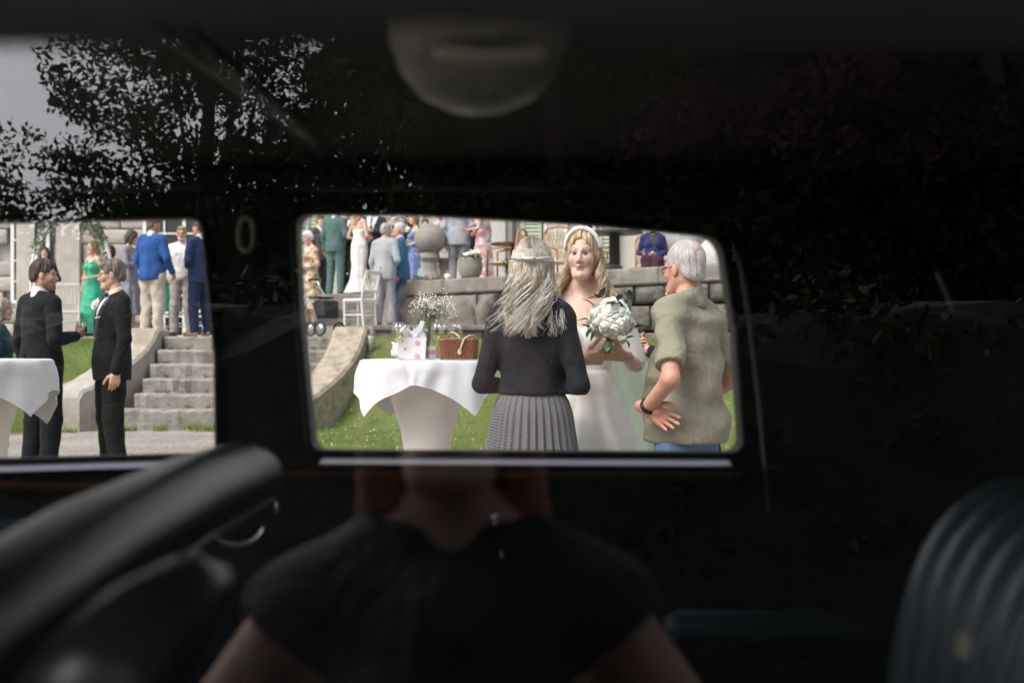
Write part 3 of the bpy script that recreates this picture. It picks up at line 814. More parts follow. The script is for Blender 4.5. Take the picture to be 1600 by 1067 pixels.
# ---- stone
M_STONE = mat('rough stone', (.165, .148, .126), .9, var=.28, vscale=5, bump=.8, bscale=16, rand=.16, dark=(.05, .044, .036), dscale=3.2, damt=.75)
M_COPE = mat('coping stone', (.215, .197, .17), .9, var=.25, vscale=7, bump=.55, bscale=28, rand=.12, dark=(.12, .105, .088), dscale=4, damt=.7)
M_STEP = mat('step stone', (.31, .288, .252), .9, var=.3, vscale=9, bump=.8, bscale=24, rand=.08, dark=(.13, .115, .092), dscale=4.5, damt=.85)
M_TANST = mat('tan weathered stone', (.40, .34, .26), .9, var=.3, vscale=8, bump=.9, bscale=22, dark=(.19, .165, .125), dscale=5, damt=.8)
M_JOINT = mat('dark joint', (.03, .027, .023), .95, var=.2, bump=.5, bscale=20)
M_PAVE = mat('terrace paving', (.38, .355, .32), .9, var=.2, vscale=3, bump=.3, bscale=30)
M_ASHLAR = mat('facade stone', (.44, .405, .355), .88, var=.14, vscale=4, bump=.35, bscale=22, rand=.08, dark=(.25, .225, .19), dscale=2.2, damt=.45)
M_PLAST = mat('facade render', (.55, .525, .475), .9, var=.07, vscale=3, bump=.12, bscale=60, dark=(.38, .36, .32), dscale=1.5, damt=.4)
_blk = []
def block_meshes():
    for v in range(7):
        r = random.Random(100+v); nx, nz = 6, 4; V = []; F = []
        def q(i, j):
            u, w = i/nx, j/nz
            edge = i in (0, nx) or j in (0, nz)
            d = 0 if edge else r.uniform(.14, .36)
            jx = (r.uniform(-.03, .03) if i not in (0, nx) else r.uniform(0, .02)*(1 if i == 0 else -1)); jz = (r.uniform(-.04, .04) if j not in (0, nz) else r.uniform(0, .03)*(1 if j == 0 else -1))
            return (u+jx-.5, -.5-d, w+jz)
        for i in range(nx+1):
            for j in range(nz+1): V.append(q(i, j))
        I = lambda i, j: i*(nz+1)+j
        for i in range(nx):
            for j in range(nz): F.append((I(i, j), I(i+1, j), I(i+1, j+1), I(i, j+1)))
        b = len(V); V += [(-.5, .5, 0), (.5, .5, 0), (.5, .5, 1), (-.5, .5, 1)]
        F.append(tuple([b, b+1]+[I(nx, 0)]+[I(i, 0) for i in range(nx-1, -1, -1)]))
        F.append(tuple([b+3]+[I(i, nz) for i in range(nx+1)]+[b+2]))
        F.append(tuple([b+1, b+2]+[I(nx, j) for j in range(nz, -1, -1)])); F.append(tuple([b+3, b]+[I(0, j) for j in range(nz+1)]))
        F.append((b+1, b, b+3, b+2))
        me = bpy.data.meshes.new('stone_block'); me.from_pydata(V, [], F); me.polygons.foreach_set('use_smooth', [i < nx*nz for i in range(len(me.polygons))]); me.update(); _blk.append(me)
block_meshes()
def blocks(parent, x0, x1, z0, z1, hs, wmin, wmax, depth, m, seed, y=0., gap=.016, skip=None, name='stone_block', rough=1.0):
    """courses of stones in the wall's own frame: x along, -y outward"""
    r = random.Random(seed); z = z0; ci = 0
    me = {}
    while z < z1-.02:
        h = min(hs[ci % len(hs)]*r.uniform(.95, 1.05), z1-z)
        if z1-(z+h) < .1: h = z1-z
        x = x0-r.uniform(0, wmax*.6)
        while x < x1:
            w = r.uniform(wmin, wmax); a, b = max(x, x0), min(x+w, x1); x += w
            if x1-x < wmin*.5: b = x1; x = x1+1
            if b-a < .06: continue
            if skip and skip((a+b)/2, z+h/2, a, b, z, z+h): continue
            k = r.randrange(7); key = (k, m.name)
            if key not in me:
                mm = _blk[k].copy(); mm.materials.append(m); me[key] = mm
            o = bpy.data.objects.new(name, me[key]); C.objects.link(o); o.parent = parent
            d = depth*r.uniform(.9, 1.12)*rough
            o.scale = (b-a-gap, d, h-gap); o.location = ((a+b)/2, y+depth/2, z+gap/2)
        z += h; ci += 1

# ---- lower terrace, platform, upper terrace (paving slabs on fill)
mb = MB(); mb.prism([(-16, 17.23), (-5.32, 17.23), (-5.32, 17.42), (-2.2, 17.42), (-2.2, 18.4), (-4.6, 18.4), (-4.6, 27), (-16, 27)], 0, 1.28)
tag(mb.build('lower_terrace', M_PAVE), kind='structure')
mb = MB(); mb.prism([(-4.6, 18.405), (-2.195, 18.405), (-2.195, 17.75), (.62, 17.75), (-2.02, 20.45), (-2.02, 21.6), (-4.6, 21.6)], 0, 1.45)
tag(mb.build('terrace_platform', M_PAVE), kind='structure')
mb = MB(); mb.prism([(-4.6, 21.62), (-2.0, 21.62), (-2.0, 20.48), (3.1, 15.28), (8, 10.28), (8, 27), (-4.6, 27)], 0, 2.10)
tag(mb.build('upper_terrace', M_PAVE), kind='structure')

# ---- main flight of steps
st = empty('stone_staircase', (-3.9, 15.4, 0)); tag(st, 'weathered stone garden steps of six treads between sloping cheek walls', 'steps')
zt = [.28, .48, .68, .88, 1.08, 1.28]
for i, z in enumerate(zt):
    y0 = 15.4+.34*i; x0 = -5.32+.10*min(i, 1); x1 = -2.62
    if i == 0: x0 = -5.45
    mb = MB(); h = z-(zt[i-1] if i else -.05); d = .40 if i < 5 else .30
    N = 30; V = []
    rr = random.Random(i)
    for k in range(N+1):
        x = x0+(x1-x0)*k/N+3.9; e1 = rr.uniform(-.012, .010)-.03*(rr.random() < .07); e2 = rr.uniform(-.013, .004)-.02*(rr.random() < .07)
        for (yy, zz) in ((y0+d, z-h), (y0+e1, z-h), (y0+e1-.012, z-.03+e2), (y0+.012+e1, z+e2*.6), (y0+d, z+e2*.3)): V.append((x, yy-15.4, zz))
    F = [(k*5+a, (k+1)*5+a, (k+1)*5+(a+1) % 5, k*5+(a+1) % 5) for k in range(N) for a in range(5)]+[tuple(range(4, -1, -1)), tuple(N*5+a for a in range(5))]
    mb.add(V, [f[::-1] for f in F]); mb.build('step', M_STEP, st)
def cheek(pts, m, name):
    pts = [(x, y, z+.05*(y < 16.9), w) for x, y, z, w in pts]
    V = []; F = []
    for (x, y, z, w) in pts:
        for (dx, zz) in ((-w/2, -.1), (-w/2, z-.04), (-w/2+.04, z), (w/2-.04, z), (w/2, z-.04), (w/2, -.1)): V.append((x+dx+3.9, y-15.4, zz))
    n = len(pts)
    for i in range(n-1):
        for k in range(5): F.append((i*6+k, (i+1)*6+k, (i+1)*6+k+1, i*6+k+1))
    F.append(tuple(range(5, -1, -1))); F.append(tuple((n-1)*6+k for k in range(6)))
    o = mesh_obj(name, V, [f[::-1] for f in F], m, st, False); return o
lp = [(-5.50, 17.5, 1.40, .46), (-5.50, 17.05, 1.40, .46), (-5.505, 16.95, 1.36, .47), (-5.51, 16.75, 1.18, .49), (-5.55, 16.5, 1.02, .5), (-5.62, 16.2, .88, .5), (-5.72, 15.9, .74, .5), (-5.82, 15.6, .62, .5), (-5.93, 15.35, .54, .52), (-5.98, 15.2, .50, .52), (-6.0, 15.12, .40, .50)]
cheek(lp, mat('left cheek stone', (.42, .385, .335), .9, var=.2, vscale=6, bump=.6, bscale=30, dark=(.30, .22, .14), dscale=2.2, damt=.8), 'cheek_wall')
rp = [(-2.42, 17.42, 1.42, .50), (-2.42, 17.05, 1.42, .50), (-2.42, 16.95, 1.36, .50), (-2.43, 16.75, 1.18, .5), (-2.46, 16.5, 1.02, .5), (-2.50, 16.2, .88, .5), (-2.58, 15.9, .72, .46), (-2.68, 15.6, .58, .44), (-2.80, 15.35, .46, .43), (-2.92, 15.1, .36, .43), (-3.0, 14.95, .25, .42)]
cheek(rp, M_TANST, 'cheek_wall')
# upper steps up to the door terrace
us = empty('upper_steps', (-3.3, 20.5, 1.45)); tag(us, 'short flight of grey stone steps behind the white chair', 'steps')
for i in range(4):
    MB().box((0, .15+.3*i, .08+.1625*i), (2.5, .30+.02, .1625), bev=.012).build('step', M_STEP, us)
# low wall between the right cheek and the high wall
lw = empty('low_wall', (-2.17, 17.58, 0)); tag(lw, 'low dark stone kerb wall at the top of the grass bank', 'wall')
MB().box((1.35, .10, .75), (2.72, .14, 1.1)).build('wall_core', M_JOINT, lw)
blocks(lw, 0, 2.7, 1.02, 1.36, [.36], .7, 1.2, .12, M_STONE, 5, y=-.04)
for k in range(3): MB().box((.46+.9*k, .05, 1.41), (.88, .32, .09), bev=.02).build('coping_stone', M_COPE, lw)
# high retaining wall
RW = math.atan2(-1.02, 1.0)
rw = empty('retaining_wall', (-2.0, 20.3, 0), RW); tag(rw, 'rough rock faced retaining wall with thick coping below the upper terrace', 'wall')
MB().box((5.0, .20, 1.0), (10, .20, 2.0)).build('wall_core', M_JOINT, rw)
blocks(rw, 2.75, 10.0, .62, 2.0, [.34, .37, .38], .42, .95, .22, M_STONE, 9, y=-.10, gap=.03, rough=1.15)
blocks(rw, 0., 2.7, .70, 2.0, [.34, .90], .75, 1.2, .36, M_STONE, 21, y=-.14, gap=.05, rough=1.3)
x = -.12; r_ = random.Random(3)
while x < 10:
    w = r_.uniform(1.3, 2.0); MB().box((x+w/2, .06+r_.uniform(-.012, .012), 2.125), (w-.012, .46, .25), bev=.028).build('coping_stone', M_COPE, rw); x += w
sw = empty('return_wall', (-2.06, 20.5, 0)); tag(sw, 'dark stone end of the high terrace wall beside the upper steps', 'wall')
MB().box((.0, .56, 1.05), (.10, 1.05, 2.09)).build('wall_core', M_STONE, sw)

# ---- the house at the back
hs = empty('house', (-3, 26, 0)); tag(hs, 'old stone house facade with green shutters and tall white windows', 'building')
DX0, DX1 = -8.35, -6.55                       # dark glazed door at the left
def hole_left(cx, cz, a, b, z0, z1): return (DX0-.1 < cx+-3 < DX1+.1 and cz < 4.15) or (-11.55 < cx-3 < -10.45 and 2.0 < cz < 5)
blocks(hs, -11, -1.6, 1.28, 5.2, [.36, .34, .38], .55, 1.05, .14, M_ASHLAR, 31, y=-.05, gap=.018, skip=hole_left, rough=.8)
MB().box((-6.3, .32, 3.6), (9.6, .36, 7.2)).build('wall', M_PLAST, hs)
MB().box((4.8, .28, 3.6), (12.6, .36, 7.2)).build('wall', M_PLAST, hs)
MB().box((0, .1, 7.3), (22.4, .9, .2)).build('cornice', M_COPE, hs)
M_WHITE = mat('white painted wood', (.72, .71, .67), .5, var=.04)
M_GREENP = mat('sage green paint', (.42, .50, .36), .6, var=.08, vscale=3)
M_DGLASS = mat('dark window glass', (.012, .014, .014), .06, var=.0, spec=.6)
def window(x0, x1, z0, z1, nx, nz, name='window', y=-.02, arch=False):
    w = MB().box(((x0+x1)/2, y-.05+.06, (z0+z1)/2), (x1-x0, .10, z1-z0)).build(name, M_DGLASS, hs)
    f = MB(); t = .075
    for k in range(nx+1):
        x = x0+(x1-x0)*k/nx; tt = t if k in (0, nx) or (nx > 2 and k == nx//2) else .035; f.box((x, y-.075, (z0+z1)/2), (tt, .05, z1-z0))
    for k in range(nz+1):
        z = z0+(z1-z0)*k/nz; tt = t if k in (0, nz) else .035; f.box(((x0+x1)/2, y-.0785, z), (x1-x0+.02, .05, tt))
    f.build('window_frame', M_WHITE, w)
    return w
window(DX0+3, DX1+3, 1.3, 4.12, 4, 6, 'glazed_door', y=-.06)
window(-8.35, -7.55, 2.1, 4.9, 2, 6, y=-.06)
for (px0, px1) in ((30, 58), (92, 128)):
    a, b = (px0-800)/FPX*26+3, (px1-800)/FPX*26+3
    MB().box(((a+b)/2, -.06, 3.2), (b-a, .22, 3.9)).build('pilaster', M_ASHLAR, hs)
for (px0, px1, z0) in ((852, 884, 2.1), (906, 928, 2.1), (532, 548, 2.1)):
    window((px0-800)/FPX*26+3, (px1-800)/FPX*26+3, z0, 4.7, 2, 4, 'tall_window', y=.06)
for (px0, px1) in ((478, 497), (640, 661), (815, 846), (936, 966)):
    a, b = (px0-800)/FPX*26+3, (px1-800)/FPX*26+3
    s_ = MB().box(((a+b)/2, .03, 3.3), (b-a, .05, 2.4)).build('shutter', M_GREENP, hs)
    f = MB()
    for xx in (a+.03, b-.03): f.box((xx, -.02, 3.3), (.06, .05, 2.4))
    for zz in (2.13, 3.3, 4.47): f.box(((a+b)/2, -.021, zz), (b-a-.12, .05, .08))
    f.build('shutter_frame', M_GREENP, s_)
    for k in range(26):
        z = 2.22+k*.085
        if abs(z-3.3) < .06: continue
        MB().box(((a+b)/2, -.005, z), (b-a-.12, .012, .075), rx=-.5).build('slat', M_GREENP, s_)
for px0 in (775, 868, 1005):
    a = (px0-800)/FPX*26+3; MB().box((a, .05, 3.6), (.42, .14, 3.2)).build('pilaster', M_PLAST, hs)
p_ = MB().tube([((803-800)/FPX*26+3, .0, 2.1), ((803-800)/FPX*26+3, .0, 7.0)], .05, 10).build('downpipe', mat('grey zinc', (.16, .155, .15), .5, metal=.3), hs, True)

# ---- trees seen in the near window's reflection, and screens added to darken it
M_BARK = mat('bark', (.06, .045, .035), .95, var=.3, bump=.8, bscale=20)
def leafmat(c, nm):
    m, n, l, b = newmat(nm); a = n.new('ShaderNodeAttribute'); a.attribute_name = 'Col'; l.new(a.outputs['Color'], b.inputs['Base Color']); b.inputs['Roughness'].default_value = .8; b.inputs['Specular IOR Level'].default_value = .15
    return m
M_LEAF = leafmat(None, 'tree leaves')
def leaves(clumps, per, size, seed, c0, c1):
    r = np.random.default_rng(seed); n = len(clumps)*per
    cc = np.repeat(np.array([c[:3] for c in clumps]), per, 0); rr = np.repeat(np.array([c[3] for c in clumps]), per)
    d = r.normal(0, 1, (n, 3)); d /= np.linalg.norm(d, axis=1)[:, None]; d *= (r.uniform(.15, 1, n)**.5*rr)[:, None]; d[:, 2] *= .7
    p = cc+d; u = r.normal(0, 1, (n, 3)); u /= np.linalg.norm(u, axis=1)[:, None]; w = r.normal(0, 1, (n, 3)); w -= u*(w*u).sum(1)[:, None]; w /= np.linalg.norm(w, axis=1)[:, None]
    s = r.uniform(.6, 1.3, n)[:, None]*size
    V = np.stack([p-u*s, p-w*s*.45, p+u*s, p+w*s*.45], 1).reshape(-1, 3)
    t = r.uniform(0, 1, (n, 1)); col = np.repeat(np.array(c0)*(1-t)+np.array(c1)*t, 4, 0)
    return V, np.arange(4*n).reshape(-1, 4), col
def tree(label, x, y, h, crown, nclump, per, seed, c0=(.012, .022, .008), c1=(.032, .05, .015), size=.075, group=None, trunk_r=.20):
    t = empty('tree', (x, y, 0)); tag(t, label, 'tree', group); r = random.Random(seed)
    mb = MB(); mb.tube([(0, 0, -.1), (.05, 0, h*.25), (-.06, .05, h*.5), (.03, 0, h*.85)], [trunk_r*1.25, trunk_r, trunk_r*.7, trunk_r*.15], 10)
    cl = []
    for i in range(nclump):
        c, rad = r.choice(crown)[:3], None
    tot = sum(c[3]*c[4]*c[5] for c in crown)
    for c in crown:
        k = max(1, int(nclump*c[3]*c[4]*c[5]/tot)); cx, cy, cz, rx, ry, rz = c
        mb.tube([(0, 0, h*.35), (cx*.5, cy*.5, cz*.75), (cx*.95, cy*.95, cz)], [trunk_r*.3, trunk_r*.16, .02], 7)
        for i in range(k):
            while True:
                a = [r.uniform(-1, 1) for _ in range(3)]
                q = a[0]**2+a[1]**2+a[2]**2
                if .25 < q < 1: break
            cl.append((cx+a[0]*rx, cy+a[1]*ry, cz+a[2]*rz, r.uniform(.25, .6)))
    mb.build('trunk', M_BARK, t, True)
    V, F, K = leaves(cl, per, size, seed, c0, c1)
    mesh_obj('crown', V, F, M_LEAF, t, False, K); return t
def up(L, k=1.13): return [(a, b_, c*k, d, e, f*k) for a, b_, c, d, e, f in L]
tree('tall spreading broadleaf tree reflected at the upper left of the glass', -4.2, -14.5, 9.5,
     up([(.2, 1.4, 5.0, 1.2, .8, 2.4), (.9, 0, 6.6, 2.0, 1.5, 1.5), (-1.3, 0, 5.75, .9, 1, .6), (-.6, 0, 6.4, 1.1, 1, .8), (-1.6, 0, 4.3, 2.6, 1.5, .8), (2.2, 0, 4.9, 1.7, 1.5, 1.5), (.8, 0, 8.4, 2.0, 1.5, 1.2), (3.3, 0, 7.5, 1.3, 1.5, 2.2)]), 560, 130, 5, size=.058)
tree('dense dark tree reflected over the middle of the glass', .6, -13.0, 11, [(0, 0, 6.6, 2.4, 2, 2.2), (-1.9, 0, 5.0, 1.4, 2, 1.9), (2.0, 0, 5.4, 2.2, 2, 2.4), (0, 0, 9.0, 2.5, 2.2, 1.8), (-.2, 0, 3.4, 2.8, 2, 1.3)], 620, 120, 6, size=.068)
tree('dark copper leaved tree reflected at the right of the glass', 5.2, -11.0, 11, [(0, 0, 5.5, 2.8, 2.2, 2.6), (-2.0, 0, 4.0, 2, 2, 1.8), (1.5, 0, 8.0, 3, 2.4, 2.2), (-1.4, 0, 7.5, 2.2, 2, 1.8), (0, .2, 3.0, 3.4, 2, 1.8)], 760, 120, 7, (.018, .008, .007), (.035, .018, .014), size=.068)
# the wood behind those trees: one mass of foliage, lower towards the left
r_ = random.Random(17); cl = []
for i in range(1500):
    x = r_.uniform(-16, 20); top = 5.0 if x < -6.2 else (5.5 if x < -4.5 else (7.2+ .9*math.sin(x*2.1) if x < -1.2 else 13.5))
    cl.append((x, -18+r_.uniform(-1.6, 1.6), r_.uniform(.2, top), r_.uniform(.5, .9)))
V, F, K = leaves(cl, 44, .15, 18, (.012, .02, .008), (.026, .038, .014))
tag(mesh_obj('woodland', V, F, M_LEAF, None, False, K), 'dark wood of broadleaf trees behind the camera, seen as reflection', 'woodland', kind='stuff')
def mound(name, x0, x1, y, hfun, parent, m, dep, seed):
    r = random.Random(seed); nx = int((x1-x0)/.5); V = []; sec = 9
    for i in range(nx+1):
        x = x0+(x1-x0)*i/nx; h = hfun(x)
        for j in range(sec):
            a = PI*j/(sec-1); V.append((x+r.uniform(-.1, .1), y+dep*math.cos(a)+r.uniform(-.06, .06), h*math.sin(a)**.5+r.uniform(-.1, .1)*(0 < j < sec-1)))
    F = [(i*sec+j, (i+1)*sec+j, (i+1)*sec+j+1, i*sec+j+1) for i in range(nx) for j in range(sec-1)]+[tuple(range(sec-1, -1, -1)), tuple(nx*sec+j for j in range(sec))]
    return mesh_obj(name, V, F, m, parent)
M_INNER = mat('dark blocking core', (.008, .011, .006), .95, var=.5, vscale=9, bump=1., bscale=14)  # near-black fill for the added solid light blockers
tag(mound('sky_gap_filler', -16, 20, -19.2, lambda x: 5.5 if x < -6 else (6.0 if x < -1.4 else 12), None, M_INNER, 1.0, 3), 'solid dark mound added to close sky gaps in the reflected wood', 'sky_gap_filler', kind='stuff')  # added mound: stops sky specks showing between the reflected leaves
h_ = empty('hedge_screen', (0, -6.2, 0)); tag(h_, 'leafy row added to keep bright ground out of the window reflection', 'hedge_screen')  # added behind the camera so the lower reflection stays dark
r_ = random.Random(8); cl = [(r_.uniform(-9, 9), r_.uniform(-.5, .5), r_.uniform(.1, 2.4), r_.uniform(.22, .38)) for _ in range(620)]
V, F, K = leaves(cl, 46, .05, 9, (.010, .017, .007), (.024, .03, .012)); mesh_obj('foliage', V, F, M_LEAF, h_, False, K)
mound('blocking_core', -9, 9, 0, lambda x: 2.2, h_, M_INNER, .42, 4)  # solid dark core added to stop bright ground and sky showing through

# weeds rooted in the joints of the steps
V = []; K = []; r_ = random.Random(44)
for k in range(60):
    i = r_.randrange(5); x0 = r_.uniform(-5.2, -2.75); y0 = 15.4+.34*(i+1)-.015; z0 = zt[i]-.005; n_ = r_.randrange(4, 11); g_ = r_.uniform(.7, 1.2)
    for j in range(n_):
        x = x0+r_.gauss(0, .02); h = r_.uniform(.02, .075); lx = r_.gauss(0, .03); ly = -abs(r_.gauss(0, .025)); w = r_.uniform(.004, .009)
        V += [(x-w, y0, z0), (x+w, y0, z0), (x+lx, y0+ly, z0+h)]; K += [(.10*g_, .17*g_, .03*g_)]*3
tag(mesh_obj('weeds', V, np.arange(len(V)).reshape(-1, 3), M_GRASS, None, False, np.array(K)), 'small green weeds rooted in the joints of the stone steps', 'weeds', kind='stuff')
# ------------------------------------------------------------------ the car the picture is taken through
car = empty('vintage_car', (0, 1.1, 0)); tag(car, 'dark interior of a vintage car with leather seats seen through its near window', 'car')
CY = 1.1
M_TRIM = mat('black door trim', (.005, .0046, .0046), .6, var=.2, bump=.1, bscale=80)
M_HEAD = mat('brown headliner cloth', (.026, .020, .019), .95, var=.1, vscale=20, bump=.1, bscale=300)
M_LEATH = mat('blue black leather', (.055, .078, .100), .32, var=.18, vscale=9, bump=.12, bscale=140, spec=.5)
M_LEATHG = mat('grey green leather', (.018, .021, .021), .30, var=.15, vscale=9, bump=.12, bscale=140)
M_CHROME = mat('chrome', (.70, .70, .72), .38, metal=1., var=.05)
M_PAINT = mat('black car paint', (.008, .008, .009), .15, var=.02)
M_PANE = glassmat('car window glass', 1.95)
M_PANE2 = glassmat('far window glass', 1.35)
def round_poly(P, R, n=7):
    out = []; m = len(P)
    for i in range(m):
        p = Vector(P[i]); a = Vector(P[i-1]); b = Vector(P[(i+1) % m]); r = R[i]
        if r <= 0: out.append(tuple(p)); continue
        u = (a-p).normalized()*r; w = (b-p).normalized()*r
        for k in range(n+1):
            t = k/n; out.append(tuple((p+u)*(1-t)**2+p*2*t*(1-t)+(p+w)*t*t))
    return out
def plate(outer, holes, y0, y1):
    """an upright panel (x, z outline) with openings, between two depths"""
    loops = [outer]+holes; T = tessellate_polygon([[Vector((p[0], p[1], 0)) for p in L] for L in loops])
    P = [p for L in loops for p in L]; n = len(P)
    V = [(p[0], y0, p[1]) for p in P]+[(p[0], y1, p[1]) for p in P]; F = []
    for t in T:
        a, b, c = [Vector(P[i]) for i in t]
        ccw = (b-a).cross(c-a) > 0
        F.append(tuple(t) if ccw else tuple(t[::-1])); F.append(tuple(i+n for i in (t[::-1] if ccw else t)))
    o = 0
    for L in loops:
        m = len(L)
        for i in range(m): F.append((o+i, o+(i+1) % m, n+o+(i+1) % m, n+o+i))
        o += m
    return V, F
def pz(px, py, Y=1.8): v = at(px, py, Y); return (v.x, v.z)
YF = 1.80
cw = round_poly([pz(485, 708), pz(1165, 711), pz(1152, 520), pz(1128, 366), pz(900, 345), pz(640, 331), pz(458, 330), pz(466, 500)], [.022, .028, 0, .035, 0, 0, .030, 0])
lw_ = round_poly([pz(-330, 730), pz(342, 712), pz(340, 560), pz(318, 337), pz(0, 343), pz(-330, 352)], [.03, .008, 0, .026, 0, .03])
def shift(L): return [(x, z) for (x, z) in L]
outer = [(-1.75, .30), (.98, .30), (.98, 1.47), (-1.55, 1.47), (-1.75, 1.0)]
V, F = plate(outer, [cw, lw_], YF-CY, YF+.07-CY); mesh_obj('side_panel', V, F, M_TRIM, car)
for L in (cw, lw_):
    gx = sum(p[0] for p in L)/len(L); gz = sum(p[1] for p in L)/len(L)
    rim = [((x-gx)*1.0+gx, YF-.004-CY, (z-gz)*1.0+gz) for x, z in L]
    fr = MB().tube(rim, .006, 6, closed=True).build('window_seal', M_BLACKRUBBER, car, True)
    V, F = plate([((x-gx)*1.02+gx, (z-gz)*1.02+gz) for x, z in L], [], YF+.028-CY, YF+.032-CY)
    mesh_obj('window_pane', V, F, M_PANE2, car)
# bright metal sill rails under the two far windows
M_SATIN = mat('polished sill metal', (.36, .34, .35), .32, metal=1., var=.04)
for (xa, ya, xb, yb) in ((500, 722, 1142, 725), (-330, 744, 346, 724)):
    A_, B_ = at(xa, ya, YF-.045), at(xb, yb, YF-.045)
    V = []
    for P_ in (A_, B_):
        for (dy, dz) in ((.0, 0.), (.012, .0065), (.044, .0145), (.044, .008), (.012, -.002), (.002, -.0075), (.0, -.010), (-.010, -.0095), (-.010, -.004), (-.004, .0)): V.append((P_.x, P_.y-CY+dy*.7-.003, P_.z+dz*.34))
    n = 10; mesh_obj('window_sill_rail', V, [(k, (k+1) % n, n+(k+1) % n, n+k) for k in range(n)]+[tuple(range(n-1, -1, -1)), tuple(range(n, 2*n))], M_SATIN, car)
MB().box((-.02, YF-.06-CY, .995), (.75, .03, .012), bev=.004).build('sill_ledge', mat('polished brown wood', (.10, .045, .03), .25, var=.3, vscale=20), car)
MB().box((-.88, YF-.06-CY, .983), (.80, .03, .012), ry=.02, bev=.004).build('sill_ledge', bpy.data.materials['polished brown wood'], car)
# pillar bead at the rear edge of the door
MB().tube([(*(lambda v: (v.x, YF-.012-CY, v.z))(at(x_, y_, YF-.012)),) for x_, y_ in ((1150, 392), (1160, 430), (1174, 520), (1186, 620), (1195, 720), (1201, 800))], [.002, .004, .0045, .0045, .004, .002], 6).build('pillar_bead', mat('grey door bead', (.42, .40, .41), .4), car, True)
# door furniture
c0 = at(385, 367, YF-.012)
MB().tube([(c0.x+.0115*math.cos(a)*(1 if abs(math.cos(a)) > .2 else 1), YF-.014-CY, c0.z+.026*math.copysign(abs(math.sin(a))**.6, math.sin(a))) for a in np.linspace(0, 2*PI, 25)[:-1]], .0038, 7, closed=True).build('strap_loop', mat('pale green celluloid', (.80, .86, .70), .4), car, True)
c1 = at(374, 815, YF-.03)
wc = MB().tube([(c1.x+.042*math.cos(a), YF-.035-CY, c1.z+.034*math.sin(a)) for a in np.linspace(math.radians(190), math.radians(350), 16)], .0055, 8).build('horn_ring', M_CHROME, car, True)
MB().ell((c1.x+.008, YF-.03-CY, c1.z+.015), (.007, .007, .007)).build('knob', M_CHROME, car, True)
MB().tube([(c1.x+.058, YF-.02-CY, c1.z+.032), (c1.x+.058, YF-.02-CY, c1.z+.012)], .0045, 8).build('window_crank', M_CHROME, car, True)
c2 = at(780, 812, YF-.02)
dh = MB().ell((c2.x-.004, YF-.025-CY, c2.z-.003), (.006, .008, .006)).build('door_handle', M_CHROME, car, True)
MB().tube([(c2.x-.012, YF-.03-CY, c2.z+.006), (c2.x+.004, YF-.032-CY, c2.z+.010), (c2.x+.014, YF-.03-CY, c2.z+.007)], .0035, 8).build('handle_lever', M_CHROME, dh, True)
MB().tube([(c2.x+.003, YF-.012-CY, c2.z-.05), (c2.x+.004, YF-.014-CY, c2.z-.062)], .0022, 6).build('latch_pin', M_CHROME, car, True)
c3 = at(1478, 455, YF-.02)
MB().box((c3.x, YF-.02-CY, c3.z), (.011, .012, .070), ry=-.42, bev=.003).build('quarter_light_trim', M_CHROME, car)
# roof lining: curved from the far rail over to the near rail, with bows
YN = .40
prof = [(YF-.0, 1.462), (YF-.06, 1.476), (1.55, 1.512), (1.3, 1.535), (1.0, 1.535), (.75, 1.51), (.55, 1.44), (YN+.07, 1.38), (YN+.055, 1.34)]
V = []; F = []; xs = np.linspace(-1.62, .98, 14)
for x in xs:
    for (y, z) in prof: V.append((x, y-CY, z-.05*max(0, (-x-.9)/.8)**2-.06*max(0, (x-.6)/.4)**2))
n = len(prof)
F = [(i*n+j, (i+1)*n+j, (i+1)*n+j+1, i*n+j+1) for i in range(len(xs)-1) for j in range(n-1)]
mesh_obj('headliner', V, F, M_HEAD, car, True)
V2 = [(v[0], v[1]+(0 if .45 < v[1]+CY < 1.7 else (.08 if v[1]+CY > 1 else -.05)), v[2]+.035) for v in V]
mesh_obj('roof', V2, [f[::-1] for f in F], M_PAINT, car, True)
MB().tube([(*(lambda v: (v.x, v.y-CY, v.z))(p),) for p in (at(205, -10, 1.0), at(330, 90, 1.22), at(440, 175, 1.5), at(500, 222, 1.72))], .016, 8).build('roof_bow', M_TRIM, car, True)
# header rail above the far windows, padded
MB().tube([(-1.6, YF-.03-CY, 1.44), (-.5, YF-.03-CY, 1.455), (.9, YF-.03-CY, 1.45)], .022, 10).build('header_pad', M_TRIM, car, True)
# dome lamp hanging from the lining
dl = MB(); R_, Z_ = .094, 1.535
dl.lathe([(.0, -.104), (.03, -.101), (.058, -.088), (.078, -.066), (.09, -.035), (R_, 0.)], (at(748, 0, 1.15).x, 1.15-CY, Z_), 28)
lampo = dl.build('dome_lamp', mat('opal lamp glass', (.48, .47, .46), .45, var=.03), car, True)
lx = at(768, 115, 1.05).x
MB().tube([(lx-.048, 1.052-CY, 1.470), (lx-.040, 1.042-CY, 1.466), (lx, 1.034-CY, 1.461), (lx+.040, 1.042-CY, 1.466), (lx+.048, 1.052-CY, 1.470)], [.008, .0085, .006, .0085, .008], 10).build('lamp_bulb', mat('cream bakelite', (.80, .77, .66), .4), lampo, True)
